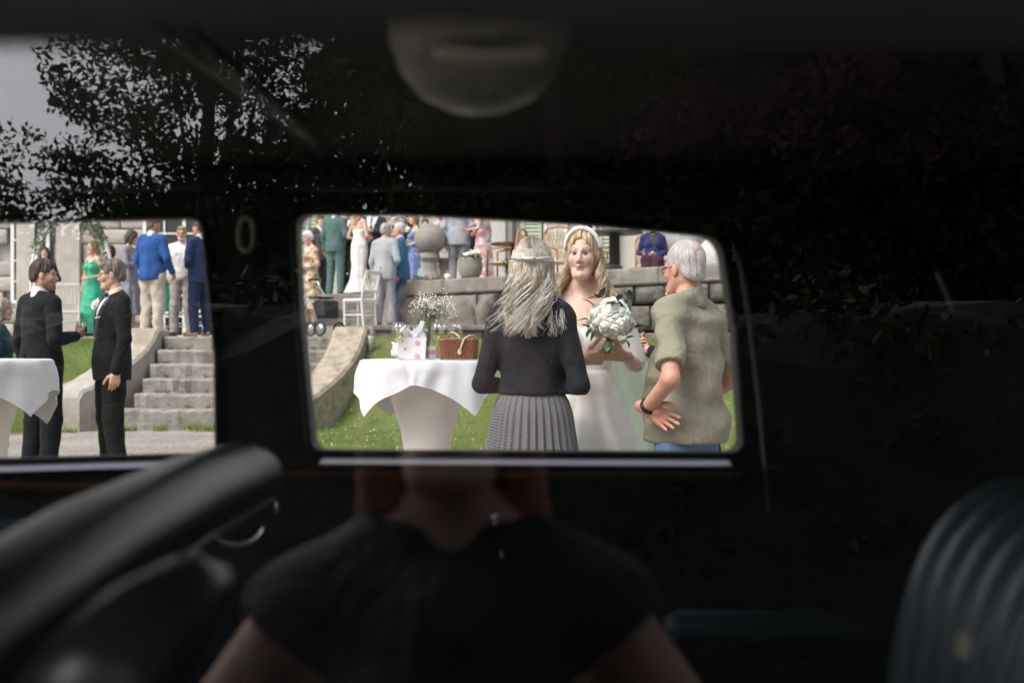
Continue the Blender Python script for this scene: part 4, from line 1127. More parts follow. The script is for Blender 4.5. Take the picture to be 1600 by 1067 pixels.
# floor, ends
MB().box((-.38, 1.1-CY, .30), (2.75, 1.4, .05)).build('floor', M_TRIM, car)
V, F = plate([(-1.40, .3), (-.05, .3), (.64, .3), (.64, 1.50), (-1.40, 1.50)], [], 0, .04)
mesh_obj('rear_bulkhead', [(.98-y_, x_+.75+1.1-CY-.0-.37, z_) for (x_, y_, z_) in V] if False else [(.95, -.70, .3), (.95, .70, .3), (.95, .70, 1.48), (.95, -.70, 1.38), (.99, -.70, .3), (.99, .70, .3), (.99, .70, 1.48), (.99, -.70, 1.38)],
         [(0, 3, 2, 1), (4, 5, 6, 7), (0, 1, 5, 4), (2, 3, 7, 6), (1, 2, 6, 5), (3, 0, 4, 7)], M_TRIM, car)
MB().box((-1.68, 1.1-CY, .66), (.06, 1.4, .72)).build('dashboard', M_TRIM, car)
# near door with its window opening
nr = round_poly([(-.62, 1.02), (.60, 1.02), (.60, 1.325), (-.62, 1.325)], [.05, .05, .04, .04])
nr2 = round_poly([(-1.5, 1.02), (-.72, 1.02), (-.72, 1.325), (-1.35, 1.325)], [.05, .03, .03, .05])
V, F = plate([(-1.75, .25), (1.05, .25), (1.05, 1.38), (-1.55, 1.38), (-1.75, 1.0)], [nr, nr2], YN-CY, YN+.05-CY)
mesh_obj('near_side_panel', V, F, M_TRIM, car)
V, F = plate(shift([((x)*1.01, (z-1.166)*1.02+1.166) for x, z in nr]), [], -.002, .002)
TILT = math.radians(3.5)
po = mesh_obj('near_window_pane', [(x, y*math.cos(TILT)+(z-1.166)*math.sin(TILT), y*-math.sin(TILT)+(z-1.166)*math.cos(TILT)) for x, y, z in V], F, M_PANE, car)
po.location = (0, YN+.025-CY, 1.166)
# front seat: a padded bench whose rolled top runs across the car
sb = MB()
secs = []
for (x_, y_, z_, r_x, r_z) in ((-.36, 1.60, 1.010, .036, .030), (-.36, 1.57, 1.016, .044, .041), (-.36, 1.50, 1.022, .048, .046), (-.36, 1.25, 1.026, .050, .048), (-.36, .95, 1.020, .050, .048), (-.36, .70, 1.003, .048, .046), (-.36, .50, .985, .046, .042)):
    secs.append([(x_+r_x*math.cos(a)-.55*max(0, -math.sin(a))*.0, y_-CY, z_+r_z*math.sin(a)) for a in np.linspace(0, 2*PI, 21)[:-1]])
V = [p for s_ in secs for p in s_]; n = 20
F = [(i*n+k, (i+1)*n+k, (i+1)*n+(k+1) % n, i*n+(k+1) % n) for i in range(len(secs)-1) for k in range(n)]+[tuple(range(n)), tuple((len(secs)-1)*n+k for k in range(n-1, -1, -1))]
fs = mesh_obj('front_seat', V, F, M_LEATHG, car, True)
MB().tube([(-.36+.048*math.cos(math.radians(-50)), 1.56-CY, 1.017-.035), (-.36+.050*math.cos(math.radians(-50)), 1.2-CY, 1.026-.037), (-.36+.047*math.cos(math.radians(-50)), .55-CY, .99-.035)], .004, 6).build('piping', M_LEATH, fs, True)
MB().box((-.40, 1.05-CY, .60), (.10, 1.05, .64), ry=-.08, bev=.04).build('seat_back', M_LEATH, fs)
# armrest of the near front seat
ar = MB().tube([at(350, 905, .80)-Vector((0, CY, 0)), at(300, 925, .78)-Vector((0, CY, 0)), at(235, 985, .74)-Vector((0, CY, 0)), at(160, 1065, .70)-Vector((0, CY, 0)), at(110, 1150, .68)-Vector((0, CY, 0))], [.012, .028, .038, .044, .046], 14).build('armrest', M_LEATHG, car, True)
# rear seat with pleats, facing forward (to the left)
rs = empty('rear_seat', (.0, 0, 0)); rs.parent = car
def back_prof(t):                    # t 0 bottom .. 1 top: x, z of the cushion face
    return (.42+.02*t+.15*t**2.2, .74+.31*math.sin(t*PI/2)**.9)
Np = 15; y0, y1 = .46, 1.26; pw = (y1-y0)/Np
for k in range(Np):
    V = []; a0 = y0+k*pw; m_ = 10; nt = 12
    if k < 1: pass
    for i in range(nt+1):
        x_, z_ = back_prof(i/nt)
        edge = min(1, (a0+pw/2-y0+.02)/.10)*1.0
        for j in range(m_+1):
            u = j/m_; d = .018*max(0, math.sin(PI*u))**.38
            V.append((x_-d*.9+.05*(1-edge)+.03*max(0, (i/nt-.85))*6, a0+pw*u-CY, z_+d*.4))
    for i in (0,):
        pass
    F = [(i*(m_+1)+j, i*(m_+1)+j+1, (i+1)*(m_+1)+j+1, (i+1)*(m_+1)+j) for i in range(nt) for j in range(m_)]
    b = len(V)
    for i in range(nt+1):
        x_, z_ = back_prof(i/nt); V += [(x_+.10, a0-CY, z_-.05), (x_+.10, a0+pw-CY, z_-.05)]
    F += [(i*(m_+1), (i+1)*(m_+1), b+2*(i+1), b+2*i) for i in range(nt)]+[(i*(m_+1)+m_, b+2*i+1, b+2*(i+1)+1, (i+1)*(m_+1)+m_) for i in range(nt)]
    F += [tuple([nt*(m_+1)+j for j in range(m_+1)]+[b+2*nt+1, b+2*nt])]
    F += [(b+2*i, b+2*i+2, b+2*i+3, b+2*i+1) for i in range(nt)]
    mesh_obj('pleat', V, F, M_LEATH, rs, True)
MB().box((.80, .86-CY, .82), (.30, .78, .36), bev=.05).build('parcel_shelf', M_TRIM, rs)
tb = at(1506, 1008, .80)
MB().box((tb.x, .80-CY, tb.z), (.0085, .004, .017), bev=.001).build('cloth_tab', mat('beige cloth tab', (.42, .36, .28), .8), rs)
MB().box((at(60, 0, 1.74).x-.06, 1.74-CY, at(0, 822, 1.74).z), (.34, .03, .022), bev=.008).build('door_pocket', mat('dark blue leather', (.05, .075, .10), .4), car)
MB().tube([(.215, 1.60-CY, .795), (.235, 1.60-CY, .80), (.6, 1.60-CY, .80)], [.018, .024, .024], 14).build('door_armrest', bpy.data.materials['dark blue leather'], car, True)
# mirror-side details on the outside of the near door
MB().box((-.02, YN-.012-CY, 1.0), (1.30, .022, .016), bev=.005).build('beltline_moulding', M_CHROME, car)
# ------------------------------------------------------------------ objects
M_LINEN = mat('white linen', (.63, .63, .65), .8, var=.03, vscale=8, bump=.06, bscale=200)
M_COVER = mat('cream stretch cover', (.66, .62, .565), .75, var=.03, vscale=4, bump=.05, bscale=300)
M_GLASS = glassmat('clear glass', 1.9, (.97, .985, .97))
M_WINE = glassmat('sparkling wine', 1.25, (.90, .86, .62))
M_WHITEM = mat('white lacquer', (.74, .73, .70), .35, var=.04)
M_PETAL = mat('white petals', (.84, .82, .73), .7, var=.05, vscale=40, sss=.35)
M_GREEN = mat('bouquet leaves', (.035, .075, .022), .45, var=.3, vscale=20)
M_STEM = mat('green stems', (.10, .17, .05), .6, var=.2)
M_STEEL = mat('brushed metal', (.42, .42, .42), .35, metal=.8)
M_PLAS = mat('black plastic and fabric', (.014, .014, .015), .6, var=.2)

def cocktail_table(x, y, label, clabel, corner, seed, topz=1.10, side=.60, reveal=0.):
    t = empty('cocktail_table', (x, y, 0)); tag(t, label, 'table', 'covered standing tables')
    r = random.Random(seed)
    prof = [(.40, .0), (.37, .02), (.30, .10), (.215, .24), (.165, .40), (.138, .54), (.138, .62), (.156, .72), (.192, .83), (.235, .95), (.30, 1.04), (.362, topz-.025)]
    V = []; n = 48
    for (rr, z) in prof:
        for k in range(n):
            a = 2*PI*k/n; sq = 1+.06*math.cos(4*a+seed)*max(0, 1-abs(z-.1)*3); V.append((rr*sq*math.cos(a), rr*sq*math.sin(a), z))
    F = [(i*n+k, i*n+(k+1) % n, (i+1)*n+(k+1) % n, (i+1)*n+k) for i in range(len(prof)-1) for k in range(n)]
    mesh_obj('stretch_cover', V, F, M_COVER, t, True)
    MB().lathe([(.0, 0), (.375, 0), (.378, .012), (.375, .024), (0, .024)], (0, 0, topz-.028), 40).build('table_top', M_WHITEM, t)
    # the cloth: a square laid over the round top, its corners hanging in points
    n = 144; V = [(0, 0, topz+.001)]; R0 = .382; rings = [.12, .24, .34, .375]; ns = 12
    for q in rings:
        for k in range(n):
            a = 2*PI*k/n; V.append((q*math.cos(a), q*math.sin(a), topz+.001+(.0015*math.sin(5*a+seed)*q)))
    for j in range(1, ns+1):
        for k in range(n):
            a = 2*PI*k/n; c = a-corner
            R = side/max(abs(math.cos(c)), abs(math.sin(c)), .0001)
            R = R*(1+.05*math.sin(c+seed)+.03*math.sin(2*c+seed*2))
            L = (R-R0)*j/ns; cc = abs(math.cos(2*(c-PI/4)))                 # 1 on a corner
            full = (side*1.414-R0)
            bend = min(1, L/.05); out = R0+.012*bend+L*(.03+.05*max(0, cc-.25)**1.6)+ .020*min(1, L/.12)*math.sin(3*a+seed*1.3)*(.4+cc)*.6+.014*min(1, L/.1)*math.sin(9*a+seed)+.006*min(1, L/.1)*math.sin(23*a+3*seed)
            # folds swing the cloth sideways beside the corners
            a2 = a+.16*min(1, L/.2)*math.sin(4*(c-PI/4))*1.0+.05*min(1, L/.15)*math.sin(7*a+seed)
            dz = L*(.97-.12*cc) if L > .02 else L*.5
            V.append((out*math.cos(a2), out*math.sin(a2), topz+.001-dz))
    F = [(0, 1+k, 1+(k+1) % n) for k in range(n)]
    m = len(rings)+ns
    F += [(1+i*n+k, 1+(i+1)*n+k, 1+(i+1)*n+(k+1) % n, 1+i*n+(k+1) % n) for i in range(m-1) for k in range(n)]
    c = mesh_obj('tablecloth', V, F, M_LINEN, None, True)
    MB().tube(V[-n:], .0022, 5, closed=True).build('hem', M_LINEN, c, True)
    c.scale = t.scale = (.95, .95, 1); c.location = (x, y, 0); tag(c, clabel, 'tablecloth', 'square white cloths on the standing tables')
    return t
TX, TY = -.470, 6.3
cocktail_table(TX, TY, 'standing cocktail table in cream stretch cover beside the woman in black', 'white square cloth under the wicker basket, hanging in pointed corners', math.radians(-140+45), 3, side=.515)
cocktail_table((-28-800)/FPX*6.3, 6.3, 'standing cocktail table in cream stretch cover by the groomsmen, half out of view', 'white cloth on the table at the left edge, one corner hanging free', math.radians(-75), 5, side=.55)
TOP = 1.104

def wine_glass(x, y, label, wine=.5, z=TOP):
    t = empty('wine_glass', (x, y, z)); tag(t, label, 'glass', 'glasses on the cloth')
    o_ = [(.0, .0), (.032, .001), (.031, .003), (.012, .008), (.0035, .018), (.0032, .085), (.008, .092), (.024, .108), (.033, .130), (.0345, .155), (.0315, .20)]
    i_ = [(.0305, .20), (.0335, .155), (.0318, .130), (.0225, .110), (.006, .096), (0, .0945)]
    MB().lathe(o_+i_, (0, 0, 0), 24).build('bowl', M_GLASS, t, True)
    MB().lathe([(0, .0955), (.006, .0968), (.0222, .1105), (.0314, .131), (.0326, .142), (0, .142)], (0, 0, 0), 20).build('wine', M_WINE, t, True)
    return t
p = at(622, 0, TY-.20); wine_glass(p.x, TY-.20, 'wine glass standing at the left beside the white gift bag')
p = at(683, 0, TY-.16); wine_glass(p.x, TY-.16, 'wine glass close beside the flower vase')
p = at(697, 0, TY-.02); wine_glass(p.x, TY-.02, 'wine glass between the vase and the basket, partly behind the other')
p = at(713, 0, TY+.10); wine_glass(p.x, TY+.10, 'wine glass behind the wicker basket')

# gift bag with tissue paper and pink dots
bx = at(643, 0, TY-.12).x
gb = empty('gift_bag', (bx, TY-.12, TOP), .12); tag(gb, 'white paper gift bag with pink spots and crumpled tissue on the table', 'gift bag')
mb = MB(); V = []
for z, w, d in ((0, .072, .045), (.06, .075, .047), (.118, .078, .048)):
    V += [(-w, -d, z), (w, -d, z), (w, d, z), (-w, d, z)]
mb.add(V, [(3, 2, 1, 0)]+[(i*4+k, i*4+(k+1) % 4, (i+1)*4+(k+1) % 4, (i+1)*4+k) for i in range(2) for k in range(4)])
M_PAPER = mat('white paper', (.80, .79, .81), .7, var=.03)
mb.build('bag', M_PAPER, gb)
r_ = random.Random(12); mb = MB()
for k in range(26):
    a = r_.uniform(-.066, .066); y = r_.uniform(-.04, .04); h = r_.uniform(.03, .075)
    mb.add([(a-.022, y-.008, .10), (a+.022, y+.006, .10), (a+r_.uniform(-.03, .03), y+r_.uniform(-.02, .02), .115+h), (a+r_.uniform(-.012, .03), y+.02, .108+h*.6)], [(0, 1, 2), (1, 3, 2), (0, 2, 3)])
mb.build('tissue_paper', M_PAPER, gb)
M_PINK = mat('pink print', (.70, .34, .46), .7)
for (a, z, s_) in ((.03, .088, .012), (.028, .018, .012), (-.035, .055, .008), (-.05, .1, .006)):
    mb = MB(); mb.add([(a+s_*1.2*math.cos(t), -.0502, z+s_*math.sin(t)) for t in np.linspace(0, 2*PI, 15)[:-1]], [tuple(range(14))]); mb.build('spot_print', M_PINK, gb)
MB().box((.045, .02, .155), (.024, .012, .11), ry=.32, bev=.002).build('card_tag', M_PAPER, gb)
nb = at(612, 0, TY-.1).x
cr = MB(); r_ = random.Random(5)
for k in range(12): cr.add([(r_.uniform(-.03, .03), r_.uniform(-.02, .02), r_.uniform(0, .02)), (r_.uniform(-.03, .03), r_.uniform(-.02, .02), r_.uniform(.03, .09)), (r_.uniform(-.03, .03), r_.uniform(-.02, .03), r_.uniform(.02, .10))], [(0, 1, 2)])
o = cr.build('crumpled_napkin', M_PAPER); o.location = (at(619, 0, TY-.06).x, TY-.06, TOP); tag(o, 'crumpled white paper napkin behind the leftmost glass', 'napkin')
pk = empty('favour_box', (at(674, 0, TY-.10).x, TY-.10, TOP), .4); tag(pk, 'small white favour box with pink stripe beside the flower vase', 'box')
MB().box((0, 0, .035), (.04, .04, .07), bev=.003).build('box_body', M_PAPER, pk); MB().box((0, 0, .0365), (.0412, .0412, .022)).build('pink_band', M_PINK, pk)

# baby's breath in a slim vase
vx = at(668, 0, TY-.04).x
va = empty('flower_vase', (vx, TY-.04, TOP)); tag(va, 'slim clear glass vase holding gypsophila at the middle of the table', 'vase')
MB().lathe([(0, 0), (.022, 0), (.023, .004), (.018, .06), (.015, .13), (.020, .17), (.019, .17), (.0138, .13), (.0165, .06), (.019, .008), (0, .008)], (0, 0, 0), 20).build('glass_body', M_GLASS, va, True)
gy = empty('gypsophila', (vx, TY-.04, TOP+.02)); tag(gy, 'cloud of tiny white gypsophila flowers standing in the slim vase', 'flowers')
r_ = random.Random(21); fl = MB(); stm = MB()
for k in range(34):
    ex = r_.gauss(.035, .045); ey = r_.gauss(0, .035); ez = .27+r_.gauss(0, .028)
    stm.tube([(r_.uniform(-.008, .008), r_.uniform(-.008, .008), 0), (ex*.15, ey*.15, .15), (ex, ey, ez)], [.0012, .001, .0006], 4)
    for j in range(11):
        q = (ex+r_.gauss(0, .020), ey+r_.gauss(0, .020), ez+r_.gauss(0, .022)); s_ = r_.uniform(.0028, .0058)
        stm.tube([(ex*.8, ey*.8, ez-.05), q], [.0006, .0004], 3); fl.ell(q, (s_, s_, s_*.8), 5, 4)
stm.build('stem', M_STEM, gy); tag(fl.build('blossom', M_PETAL, gy, True), kind='stuff')
lf = MB()
for k in range(22):
    a = r_.uniform(0, 6.28); u = Vector((math.cos(a), math.sin(a), r_.uniform(-.2, .8))).normalized(); c_ = Vector((.01+u.x*.03, u.y*.03, .17+r_.uniform(0, .04))); w = u.cross(Vector((0, 0, 1))).normalized()*.006
    lf.add([c_, c_+u*.02+w, c_+u*.05, c_+u*.02-w], [(0, 1, 2, 3)])
lf.build('leaf', M_GREEN, gy)

# wicker basket
bx = at(717, 0, TY-.18).x
wb = empty('wicker_basket', (bx, TY-.16, TOP), -.04); tag(wb, 'brown wicker basket with cream leather handles at the right of the table', 'basket')
M_WICK = mat('brown wicker', (.25, .085, .032), .5, var=.35, vscale=60, bump=.2, bscale=150)
M_WICKD = mat('dark wicker', (.15, .05, .022), .55, var=.3, vscale=60)
M_HANDLE = mat('cream leather', (.55, .43, .28), .55, var=.12)
def rrect(w, d, r, n):
    out = []
    per = []
    for (cx_, cy_, a0) in ((w-r, -d+r, -PI/2), (w-r, d-r, 0), (-w+r, d-r, PI/2), (-w+r, -d+r, PI)):
        for k in range(5): a = a0+PI/2*k/4; per.append((cx_+r*math.cos(a), cy_+r*math.sin(a)))
    per.append(per[0]); L = [0]
    for i in range(1, len(per)): L.append(L[-1]+math.hypot(per[i][0]-per[i-1][0], per[i][1]-per[i-1][1]))
    for k in range(n):
        s_ = L[-1]*k/n; out.append((np.interp(s_, L, [p[0] for p in per]), np.interp(s_, L, [p[1] for p in per])))
    return out
nst = 44; W0, D0 = .098, .070
core = MB(); pr = rrect(W0-.004, D0-.004, .02, 40); core.prism(pr, .004, .10); core.build('lining', M_WICKD, wb)
stk = MB()
for (x, y) in rrect(W0, D0, .022, nst): stk.tube([(x*.95, y*.95, .0), (x, y, .105)], .0028, 5)
stk.build('stake', M_WICKD, wb)
for lv in range(13):
    g = 1-.05*(1-lv/12); P = rrect(W0*g, D0*g, .022, nst*3); pts = []
    for i, (x, y) in enumerate(P):
        d = .0052*math.cos(PI*(i/3)+PI*lv); nrm = math.hypot(x, y); pts.append((x*(1+d/nrm), y*(1+d/nrm), .006+lv*.0076))
    MB().tube(pts, .0040, 5, closed=True).build('weave_strand', M_WICK, wb, True)
for dz, rr in ((.106, .0065),):
    P = rrect(W0+.002, D0+.002, .022, 90); MB().tube([(x+.001*math.sin(i*1.2), y, dz+.002*math.sin(i*.9)) for i, (x, y) in enumerate(P)], rr, 7, closed=True).build('rim', M_WICK, wb, True)
MB().tube([(-.075+.0, .07, .10), (-.068, .06, .125), (-.045, .03, .146), (-.020, .0, .140), (.004, -.01, .118), (.008, -.012, .10)], .0055, 8).build('handle', M_HANDLE, wb, True)
h2 = MB(); h2.tube([(.012, -.078, .045), (.020, -.080, .075), (.036, -.080, .112), (.062, -.07, .128), (.084, -.03, .124), (.092, .03, .105)], [.006, .0055, .005, .005, .005, .005], 8)
h2.ell((.010, -.078, .040), (.012, .004, .016)); h2.build('handle', M_HANDLE, wb, True)

# ---- the rest of the terrace
def wedding_chair(x, y, z, rz, label):
    t = empty('garden_chair', (x, y, z), rz); tag(t, label, 'chair', 'white wooden wedding chairs')
    MB().box((0, 0, .45), (.42, .42, .045), bev=.015).build('seat', M_WHITEM, t)
    for sx in (-1, 1):
        MB().tube([(sx*.18, -.18, 0), (sx*.185, -.185, .43)], [.016, .02], 8).build('leg', M_WHITEM, t)
        MB().tube([(sx*.17, .22, 0), (sx*.18, .185, .44), (sx*.19, .24, .72), (sx*.185, .30, .93)], [.016, .02, .018, .016], 8).build('leg', M_WHITEM, t)
        MB().tube([(sx*.18, -.18, .2), (sx*.178, .20, .2)], .011, 6).build('stretcher', M_WHITEM, t)
    MB().tube([(-.18, -.18, .26), (.18, -.18, .26)], .011, 6).build('stretcher', M_WHITEM, t)
    MB().box((0, .30, .915), (.42, .03, .075), bev=.01, rx=-.2).build('top_rail', M_WHITEM, t)
    MB().box((0, .215, .60), (.36, .02, .04), bev=.006, rx=-.2).build('back_rail', M_WHITEM, t)
    for k in range(5): MB().tube([(-.13+.065*k, .218, .60), (-.13+.065*k, .293, .89)], .010, 6).build('slat', M_WHITEM, t)
    return t
p = at(562, 505, 19.4); wedding_chair(p.x, 19.4, 1.45, -.55-PI/2, 'white wooden chair standing beside the man in the pale grey suit')
p = at(108, 0, 20.6); wedding_chair(p.x, 20.6, 1.28, PI+.3, 'white chair under the flower arch near the green dress')
p = at(272, 0, 21.2); wedding_chair(p.x, 21.2, 1.28, 2.6, 'white chair behind the legs of the man in the white waistcoat')
p = at(318, 0, 20.3); wedding_chair(p.x, 20.3, 1.28, -2.2, 'white chair beyond the man in the navy suit')

# rollator
ro = empty('rollator', (at(493, 0, 17.75).x, 17.75, 1.28), 1.15); tag(ro, 'silver wheeled walking frame with black bag standing at the top of the steps', 'walker')
for sx in (-1, 1):
    MB().tube([(sx*.27, -.26, .12), (sx*.265, -.10, .50), (sx*.26, .10, .78), (sx*.26, .14, .90)], .016, 8).build('frame_tube', M_STEEL, ro, True)
    MB().tube([(sx*.265, -.05, .58), (sx*.27, .28, .12)], .015, 8).build('frame_tube', M_STEEL, ro, True)
    MB().tube([(sx*.26, .12, .895), (sx*.26, .24, .91), (sx*.26, .30, .89)], .020, 8).build('handle', M_PLAS, ro, True)
    MB().tube([(sx*.26, .28, .87), (sx*.26, .20, .83), (sx*.26, .13, .82)], .007, 6).build('brake_lever', M_PLAS, ro, True)
    for yy in (-.26, .28):
        w = MB().tube([(sx*.27, yy+.098*math.cos(a), .115+.098*math.sin(a)) for a in np.linspace(0, 2*PI, 25)[:-1]], .017, 8, closed=True).build('wheel', M_PLAS, ro, True)
        MB().lathe([(0, -.012), (.07, -.008), (.074, 0), (.07, .008), (0, .012)], (0, 0, 0), 20).build('hub', M_STEEL, w, True)
        w.children[0].rotation_euler = (0, PI/2, 0); w.children[0].location = (sx*.27, yy, .115)
MB().box((0, -.08, .60), (.46, .24, .03), bev=.01).build('seat', M_PLAS, ro)
MB().box((0, -.20, .42), (.40, .22, .28), bev=.03).build('bag', mat('black nylon bag', (.016, .016, .02), .7, var=.3, bump=.3, bscale=14), ro)
MB().tube([(-.26, -.1, .5), (.26, -.1, .5)], .012, 6).build('cross_bar', M_STEEL, ro)

# stone ball, urn and pots on the terrace
M_BALL = mat('weathered cast stone', (.30, .275, .245), .9, var=.2, vscale=6, bump=.35, bscale=40, dark=(.17, .155, .135), dscale=4)
def stone_ball(px, py, Y, r, label, ped=True, m=None, base=2.1):
    p = at(px, py, Y); t = empty('stone_ball', (p.x, Y, base)); tag(t, label, 'stone ball')
    MB().ell((0, 0, p.z-base), (r, r, r), 32, 20).build('ball', m or M_BALL, t, True)
    if ped:
        zb = p.z-base-r
        mb = MB().lathe([(.30, 0), (.30, .12), (.24, .15), (.21, .24), (.15, zb*.55), (.13, zb*.8), (.19, zb*.92), (.17, zb+.04)], (0, 0, 0), 20)
        mb.build('pedestal', M_BALL, t)
    return t
stone_ball(672, 374, 20.9, .29, 'large grey stone ball on a pedestal at the wall corner')
stone_ball(1128, 402, 17.0, .36, 'pale rounded stone ball at the right end of the terrace', False, mat('pale cast stone', (.50, .47, .43), .9, var=.12, bump=.2, bscale=40))
p = at(698, 425, 21.2); u = empty('stone_urn', (p.x, 21.2, 2.1)); tag(u, 'slender grey stone urn beside the large stone ball', 'urn')
MB().lathe([(0, 0), (.12, 0), (.12, .05), (.06, .10), (.05, .18), (.10, .28), (.16, .46), (.17, .58), (.20, .62), (.19, .64), (.14, .60), (0, .58)], (0, 0, 0), 22).build('urn_body', M_BALL, u, True)

def petal_rose_mesh(seed=0):
    r = random.Random(seed); mb = MB()
    for ring, (n, R, h, tilt) in enumerate(((1, .0, .0, 0), (3, .30, .10, .25), (5, .52, .0, .55), (6, .78, -.12, .95))):
        for k in range(n):
            a = 2*PI*(k+.5*ring)/n+r.uniform(-.2, .2)
            if ring == 0: mb.ell((0, 0, .02), (.60, .60, .46), 10, 6); mb.ell((.05, 0, .30), (.26, .26, .26), 8, 5); continue
            V = []
            for i in range(4):
                for j in range(4):
                    u_, w_ = (i/3-.5), j/3
                    wid = (.95+.2*ring)*math.sin(PI*(.22+.62*w_))*.62
                    rr = R*(.55+.45*w_)+tilt*.32*w_*w_-.10*(abs(u_)*2)**2*(1-.5*w_)
                    x = u_*wid; zz = h-.35+.80*w_*(1-.35*tilt)-.10*(w_ > .9)*tilt
                    V.append((rr*math.cos(a)-x*math.sin(a), rr*math.sin(a)+x*math.cos(a), zz))
            mb.add(V, [(i*4+j, (i+1)*4+j, (i+1)*4+j+1, i*4+j+1) for i in range(3) for j in range(3)])
    me = bpy.data.meshes.new('rose'); me.from_pydata(mb.v, [], mb.f); me.polygons.foreach_set('use_smooth', [True]*len(me.polygons)); me.materials.append(M_PETAL); me.update()
    return me
ROSES = [petal_rose_mesh(k) for k in range(4)]
def rose(parent, pos, size, dirn, k, name='rose'):
    o = bpy.data.objects.new(name, ROSES[k % 4]); C.objects.link(o); o.parent = parent; o.location = pos; o.scale = (size,)*3
    o.rotation_euler = Vector(dirn).to_track_quat('Z', 'Y').to_euler(); return o
def leaf_shape(mb, c, u, L, w, bend=.25):
    u = Vector(u).normalized(); s_ = u.cross(Vector((.1, .2, 1))).normalized(); n_ = s_.cross(u); c = Vector(c)
    P = []
    for t, ww in ((0, .08), (.3, .8), (.6, .9), (.85, .45), (1, .03)):
        q = c+u*(L*t)-n_*(bend*L*t*t); P += [q-s_*(w*ww)+n_*(.15*w*ww), q, q+s_*(w*ww)+n_*(.15*w*ww)]
    mb.add(P, [(i*3+j, i*3+j+1, (i+1)*3+j+1, (i+1)*3+j) for i in range(4) for j in range(2)])

def flower_pot(px, pyb, Y, R, h, label, m, blooms, seed, zb=None, fl=None, shape=0, spread=1.):
    p = at(px, pyb, Y); t = empty('flower_pot', (p.x, Y, p.z if zb is None else zb)); tag(t, label, 'flower pot', 'planted pots on the terrace')
    pr = [(0, 0), (R*.62, 0), (R*.80, h*.12), (R*.98, h*.42), (R, h*.62), (R*.92, h*.9), (R*.94, h), (R*.86, h), (R*.84, h*.9), (0, h*.88)] if shape == 0 else [(0, 0), (R*.78, 0), (R, h), (R*.9, h), (R*.88, h*.88), (0, h*.88)]
    MB().lathe(pr, (0, 0, 0), 28).build('pot', m, t, True)
    r = random.Random(seed); lf = MB()
    for k in range(70):
        a = r.uniform(0, 6.28); q = R*.75*math.sqrt(r.uniform(0, 1))*spread; u_ = (math.cos(a)*.7, math.sin(a)*.7, r.uniform(.2, 1)); leaf_shape(lf, (q*math.cos(a), q*math.sin(a), h*.9), u_, r.uniform(.5, 1)*R*.65, R*.10)
    tag(lf.build('foliage', fl or M_GREEN, t), kind='stuff')
    for k in range(blooms):
        a = r.uniform(0, 6.28); q = R*.85*math.sqrt(r.uniform(0, 1))*spread
        rose(t, (q*math.cos(a), q*math.sin(a), h+R*(.42-.25*(q/R)**2)+r.uniform(-.03, .03)), R*r.uniform(.20, .28), (math.cos(a)*.5*q/R, math.sin(a)*.5*q/R, 1), k, 'bloom')
    return t
M_OLIVEPOT = mat('olive grey stone pot', (.25, .24, .19), .85, var=.2, vscale=6, bump=.3, bscale=40, dark=(.15, .145, .115), dscale=5)
M_ZINC = mat('grey zinc tub', (.30, .30, .29), .6, var=.15, bump=.1)
flower_pot(735, 434, 18.95, .205, .34, 'rounded olive stone pot of white flowers on the wall coping', M_OLIVEPOT, 22, 1, zb=2.25)
flower_pot(700, 436, 19.45, .07, .11, 'small pale pot with a wispy green plant on the coping', M_WHITEM, 4, 2, zb=2.25, fl=mat('grey green foliage', (.16, .19, .10), .6), shape=1, spread=1.6)
flower_pot(1072, 412, 18.4, .34, .42, 'wide grey zinc tub of white flowers behind the grey haired man', M_ZINC, 34, 3, zb=2.55, shape=1)
MB().box((at(1072, 0, 18.4).x, 18.4, 2.325), (.62, .62, .45), bev=.02).build('plinth', M_COPE, tag(empty('pot_plinth'), 'low stone plinth under the grey zinc flower tub', 'plinth'))
sp_ = empty('succulent_plant', (at(668, 436, 19.9).x, 19.75, 2.25)); tag(sp_, 'low trailing green plant on the coping below the stone ball', 'plant')
lf = MB(); r_ = random.Random(6)
for k in range(60): leaf_shape(lf, (r_.uniform(-.22, .22), r_.uniform(-.08, .08), 0), (r_.uniform(-1, 1), r_.uniform(-1, 1), r_.uniform(.4, 1.4)), r_.uniform(.08, .16), .02)
tag(lf.build('leaf', mat('pale succulent leaves', (.20, .24, .14), .6, var=.2), sp_), kind='stuff')

# bistro tables
def bistro(px, pyt, Y, R, label, m, pole=.03, foot=.22, base=2.1):
    p = at(px, pyt, Y); h = p.z-base; t = empty('bistro_table', (p.x, Y, base)); tag(t, label, 'table', 'round cafe tables on the terrace')
    MB().lathe([(0, h-.035), (R-.01, h-.035), (R, h-.025), (R, h-.008), (R-.01, h), (0, h)], (0, 0, 0), 28).build('table_top', m, t)
    MB().lathe([(pole, .02), (pole, h-.04), (pole*2.2, h-.036)], (0, 0, 0), 14).build('pole', M_PLAS, t, True)
    MB().lathe([(0, 0), (foot, 0), (foot, .02), (pole*1.5, .06), (pole, .09)], (0, 0, 0), 20).build('foot', M_PLAS, t, True)
    return t
M_DWOOD = mat('dark table wood', (.07, .06, .052), .5, var=.2, vscale=20)
bistro(800, 380, 19.6, .36, 'round cafe table with thin pole behind the woman in the black jacket', M_DWOOD)
bistro(960, 362, 18.2, .46, 'round cafe table with thick black pedestal right of the bride', M_DWOOD, .085, .26)
pp = at(955, 405, 17.7); MB().lathe([(0, 0), (.20, 0), (.21, .22), (.17, .27), (0, .27)], (0, 0, 0), 24).build('basket_body', M_PLAS, tag(empty('black_tub', (pp.x-.05, 17.45, 2.1)), 'low black tub standing at the foot of the cafe table', 'tub'), True)
